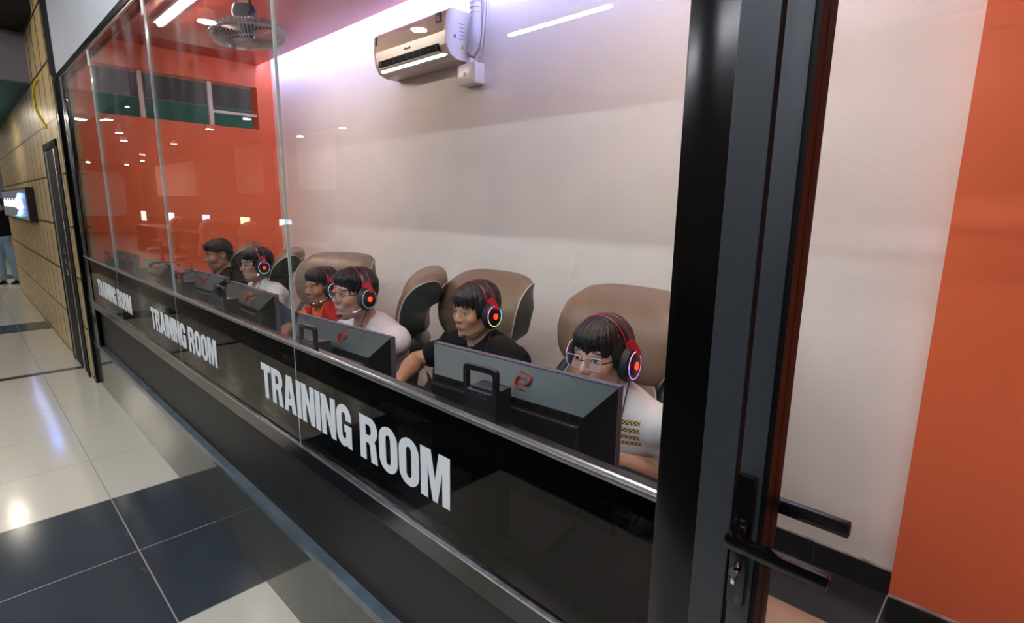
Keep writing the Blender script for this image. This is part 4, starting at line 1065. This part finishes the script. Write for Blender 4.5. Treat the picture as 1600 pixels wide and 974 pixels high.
def make_headset():
    e = empty('headset')
    bm = bmesh.new(); band = [(.094*math.cos(a), .015, .010+.118*math.sin(a)) for a in [math.radians(8+164*k/28) for k in range(29)]]
    tube(bm, band, .0135, 10, flat=(.42, 1.45)); bm_obj('headband', bm, HSB, e, True)
    bm = bmesh.new()
    for dy in (-.0195, .0195): tube(bm, [(p[0]*1.03, p[1]+dy, p[2]*1.02) for p in band], .0022, 6)
    bm_obj('band_trim', bm, HSR, e, True)
    for s in (-1, 1):
        bm = bmesh.new(); tube(bm, [(s*.090, .004, .062), (s*.098, .012, .040), (s*.101, .012, .018)], [.011, .014, .019], 10, flat=(.5, 1.6)); bm_obj('yoke', bm, HSR, e, True)
        bm = bmesh.new(); c = (s*.083, .012, -.010)
        lathe(bm, [(.026, -.014), (.042, -.013), (.049, 0), (.045, .014), (.030, .014)], (s*.086, .012, -.010), 'x', 30)
        for v in bm.verts: v.co.z = c[2]+(v.co.z-c[2])*1.18
        bm_obj('ear_pad', bm, PADM, e, True)
        bm = bmesh.new(); pr_ = [(.0, .028), (.024, .0275), (.037, .023), (.044, .013), (.045, .004), (.042, 0), (.0, 0)]
        lathe(bm, [(r, h_*s) for r, h_ in pr_], (s*.088, .012, -.010), 'x', 30)
        for v in bm.verts: v.co.z = c[2]+(v.co.z-c[2])*1.15
        cup = bm_obj('ear_cup', bm, HSB, e, True)
        bm = bmesh.new(); tube(bm, [(s*.0025, .0365*math.cos(a), .0365*1.15*math.sin(a)) for a in [k*2*math.pi/36 for k in range(36)]], .0014, 6, closed=True)
        r_ = bm_obj('light_ring', bm, RING, cup, True); r_.location = (s*.1085, .012, -.010)
        bm = bmesh.new(); tube(bm, [(s*.1165, .012+.007*math.cos(a), -.010+.0085*math.sin(a)) for a in [k*2*math.pi/12 for k in range(12)]], .0042, 6, closed=True); bm_obj('red_logo', bm, LOGOR, cup, True)
    bm = bmesh.new(); tube(bm, [(.094, -.008, -.045), (.086, -.040, -.062), (.066, -.080, -.076), (.046, -.100, -.080)], .0018, 6); bm_obj('mic_boom', bm, CHROME, e, True)
    bm = bmesh.new(); tube(bm, [(.048, -.098, -.0795), (.036, -.104, -.081), (.028, -.107, -.082)], [.006, .0095, .006], 10); bm_obj('mic_tip', bm, PADM, e, True)
    bm = bmesh.new(); tube(bm, [(.098, .012, -.050), (.101, -.02, -.10), (.106, -.06, -.18), (.118, -.10, -.26), (.10, -.15, -.325), (.04, -.19, -.345)], .0022, 6); bm_obj('cord', bm, PADM, e, True)
    return e
hs0 = make_headset(); hsn = [0]
def headset(Mh, label, ring=(1, 0, .4)):
    o = hs0 if hsn[0] == 0 else copy_tree(hs0); hsn[0] += 1
    o.matrix_world = Mh; tag(o, label, 'headset', 'red and black headsets')
    for c in o.children_recursive:
        if c.name.startswith('light_ring'): c.color = (ring[0], ring[1], ring[2], 1)
    return o

JEAN = cloth_mat('navy_denim', '#1f2c44', .85); BLACKT = cloth_mat('black_cloth', '#121215', .9); WHITET = cloth_mat('white_cotton', '#d9d5d2', .9); PINKT = cloth_mat('pinkish_cotton', '#ddd2d2', .9)
ORT = cloth_mat('orange_jersey', '#e0621f', .8); REDV = cloth_mat('red_vest', '#a81d1a', .6); GREYP = cloth_mat('grey_trousers', '#3a3b42', .9)
DN = (0, 0, 1)
def print_mat():
    m = cloth_mat('white_printed_cotton', '#d9d5d2'); nt = m.node_tree; g = N(nt); b = nt.nodes['Principled BSDF']
    old = b.inputs['Base Color'].links[0].from_socket
    at = nt.nodes.new('ShaderNodeAttribute'); at.attribute_name = 'hp'; x, y, z = g.xyz(at.outputs['Vector'])
    box_ = g.m('MULTIPLY', g.m('MULTIPLY', g.band(x, .075, .150), g.band(z, -.262, -.165)), g.m('LESS_THAN', y, 0.0))
    row = g.m('FRACT', g.m('DIVIDE', z, .0235)); inrow = g.band(row, .2, .78)
    st_ = g.m('SINE', g.m('ADD', g.m('MULTIPLY', x, 520.0), g.m('MULTIPLY', g.m('SINE', g.m('MULTIPLY', z, 600.0)), 1.9)))
    ink = g.m('MULTIPLY', g.m('MULTIPLY', box_, inrow), g.m('GREATER_THAN', st_, .15))
    fill = g.m('MULTIPLY', g.m('MULTIPLY', box_, inrow), g.m('LESS_THAN', st_, -.3))
    nt.links.new(g.mix(ink, g.mix(fill, old, rgb('#d9b23a')), rgb('#2a2825')), b.inputs['Base Color'])
    return m
WHITEP1 = print_mat()
def seated(label, H, yaw, pitch, **k):
    x, y = H[0], H[1]
    a = dict(pelvis=(x-.02, y+.19, .56), elbows=[(x-.27, y-.02, .76), (x+.27, y-.02, .76)],
             hands=[((x-.20, y-.22, .775), (.15, -1, -.05), DN, .5), ((x+.16, y-.22, .775), (-.15, -1, -.05), DN, .4)],
             knees=[(x-.17, y-.26, .52), (x+.15, y-.26, .52)], feet=[(x-.18, y-.22, .10), (x+.16, y-.22, .10)])
    a.update(k); return person(label, H, yaw, pitch, **a)
# 1: nearest, white T-shirt, rectangular glasses
H1 = (-0.955, 0.70, 1.048)
SK1 = skin_mat('skin_fair', '#c89a80', eye_open=.85); SK2 = skin_mat('skin_warm', '#b98a68', eye_open=.8); SK3 = skin_mat('skin_tan', '#a9785a', beard=.3, fade=.75, eye_open=.75); SK4 = skin_mat('skin_light', '#c0917a', fade=.8, eye_open=.8)
seated('person in a white printed shirt and rectangular glasses, nearest the black post', H1, 0.06, 0.04, skin=SK1, top=WHITEP1, topcol='white shirt with a small yellow and black print', hair='mop', trousers=GREYP, sh=1.08, hs=1.05, sleeve=1.0,
       elbows=[(-1.22, .72, .74), (-.70, .87, .65)], hands=[((-1.14, .46, .775), (.15, -1, -.05), DN, .5), ((-.88, .58, .772), (-.15, -1, -.05), DN, .4)])
Mh = head_matrix(H1, .06, .04, 0, 1.05); eyeglasses(Mh, 'silver rimmed rectangular eyeglasses on the nearest player'); headset(Mh, 'red and black headset on the nearest player, red light on its cup', (.35, .68, .5))
# 2: black T-shirt, arm out to the mouse
H2 = (-1.66, 0.79, 1.085)
seated('person in a black shirt reaching out to a mouse, second from the black post', H2, -0.05, 0.10, skin=SK2, top=BLACKT, topcol='black cotton shirt', hair='mop', trousers=BLACKT,
       elbows=[(-1.94, .68, .83), (-1.40, .74, .78)], hands=[((-1.82, .50, .80), (.25, -1, -.25), DN, .45), ((-1.46, .56, .78), (-.1, -1, 0), DN, .4)])
headset(head_matrix(H2, -.05, .10, 0), 'headset with a rainbow lit ring on the player in the black shirt', (1, 0, .45))
# 3: white T-shirt, round glasses
H3 = (-2.25, 0.56, 1.108)
seated('person in a white shirt and round glasses, right of the glass joint', H3, 0.02, 0.02, skin=SK4, top=PINKT, topcol='white cotton shirt', hair='part', trousers=GREYP, pelvis=(-2.32, .88, .56), neck_tilt=(-2.26, .64, .955),
       hands=[((-2.55, .40, .80), (.1, -1, 0), DN, .5), ((-2.28, .36, .84), (-.5, -1, .5), DN, .8)], elbows=[(-2.70, .60, .76), (-2.16, .56, .80)], knees=[(-2.6, .50, .50), (-2.28, .50, .50)], feet=[(-2.6, .55, .10), (-2.28, .55, .10)])
Mh = head_matrix(H3, .02, .02, 0); eyeglasses(Mh, 'round dark rimmed eyeglasses on the player right of the glass joint', True); headset(Mh, 'headset with black cord on the player with round glasses', (0, 0, .0))
# 4: orange jersey and red vest
H4 = (-3.10, 0.82, 1.020)
seated('person in an orange jersey and red vest, one navy knee drawn up', H4, .10, 0.04, skin=SK3, top=ORT, topcol='orange jersey', hair='part', trousers=JEAN, sh=1.08, vest=(REDV, 'open red vest'),
       hands=[((-3.02, .53, .772), (.35, -1, -.1), DN, .5), ((-2.80, .56, .78), (-.1, -1, 0), DN, .4)], elbows=[(-3.33, .70, .75), (-2.84, .78, .74)],
       knees=[(-3.28, .56, .90), (-2.98, .52, .52)], feet=[(-3.26, .72, .50), (-2.98, .58, .10)])
headset(head_matrix(H4, .10, .04, 0), 'red and black headset on the player in the orange jersey', (.2, .4, .3))
# 5: white T-shirt, knee drawn up
H5 = (-3.92, 0.75, 1.093)
seated('person in a white shirt and thin glasses, left of the glass joint', H5, -.02, .06, skin=SK4, top=WHITET, topcol='white cotton shirt', hair='part', trousers=JEAN,
       knees=[(-4.10, .47, .52), (-3.76, .47, .52)], feet=[(-4.10, .52, .10), (-3.76, .52, .10)])
Mh = head_matrix(H5, -.02, .06, 0); eyeglasses(Mh, 'thin eyeglasses on the player left of the glass joint', True); headset(Mh, 'headset on the player left of the glass joint, red and blue lights', (.5, .4, .5))
# 6: black T-shirt, bare head
H6 = (-4.66, 0.74, 1.112)
seated('person with cropped hair in a black shirt, farthest player, without a headset', H6, .0, .20, skin=SK3, top=BLACKT, topcol='black cotton shirt', hair='crop', trousers=BLACKT)
make_mouse(-1.80, 0.395, 'grey mouse under the hand of the player in the black shirt')
make_mouse(-0.60, 0.40, 'grey mouse on the nearest desk')
make_mouse(-2.9, 0.40, 'grey mouse on the desk of the player in the orange jersey')
# shirt print of the nearest player
# people out in the corridor
def stander(label, x, y, ang, top, tr, skin_, hgt=1.62, h=.009):
    c, s = math.cos(ang), math.sin(ang); k = hgt/1.70
    R2 = lambda a, b: (x+a*c-b*s, y+a*s+b*c)
    def p(a, b, z): u = R2(a, b); return (u[0], u[1], z*k)
    return person(label, p(0, 0, 1.585), ang, .12, pelvis=p(0, .0, .93), skin=skin_, top=top, topcol=None, hair='mop', trousers=tr, standing=ang if ang else 1e-6, h=h, neck_tilt=p(0, .03, 1.43),
                  elbows=[p(-.24, .03, 1.13), p(.24, .03, 1.13)], hands=[(p(-.22, -.12, .95), (0, -.2, -1), (-1, 0, 0), .5), (p(.22, -.12, .95), (0, -.2, -1), (1, 0, 0), .5)],
                  knees=[p(-.09, -.02, .49), p(.09, -.02, .49)], feet=[p(-.10, .02, .10), p(.10, .02, .10)])
stander('person in a black top and pale blue jeans standing past the panelled wall', -13.3, -.10, math.radians(60), BLACKT, cloth_mat('pale_denim', '#7f9bb0', .9), SK2, 1.55)
stander('person in a blue shirt standing in the corridor at the left edge', -15.2, -.24, math.radians(80), cloth_mat('blue_cotton', '#1d4fae', .9), BLACKT, SK2, 1.55)
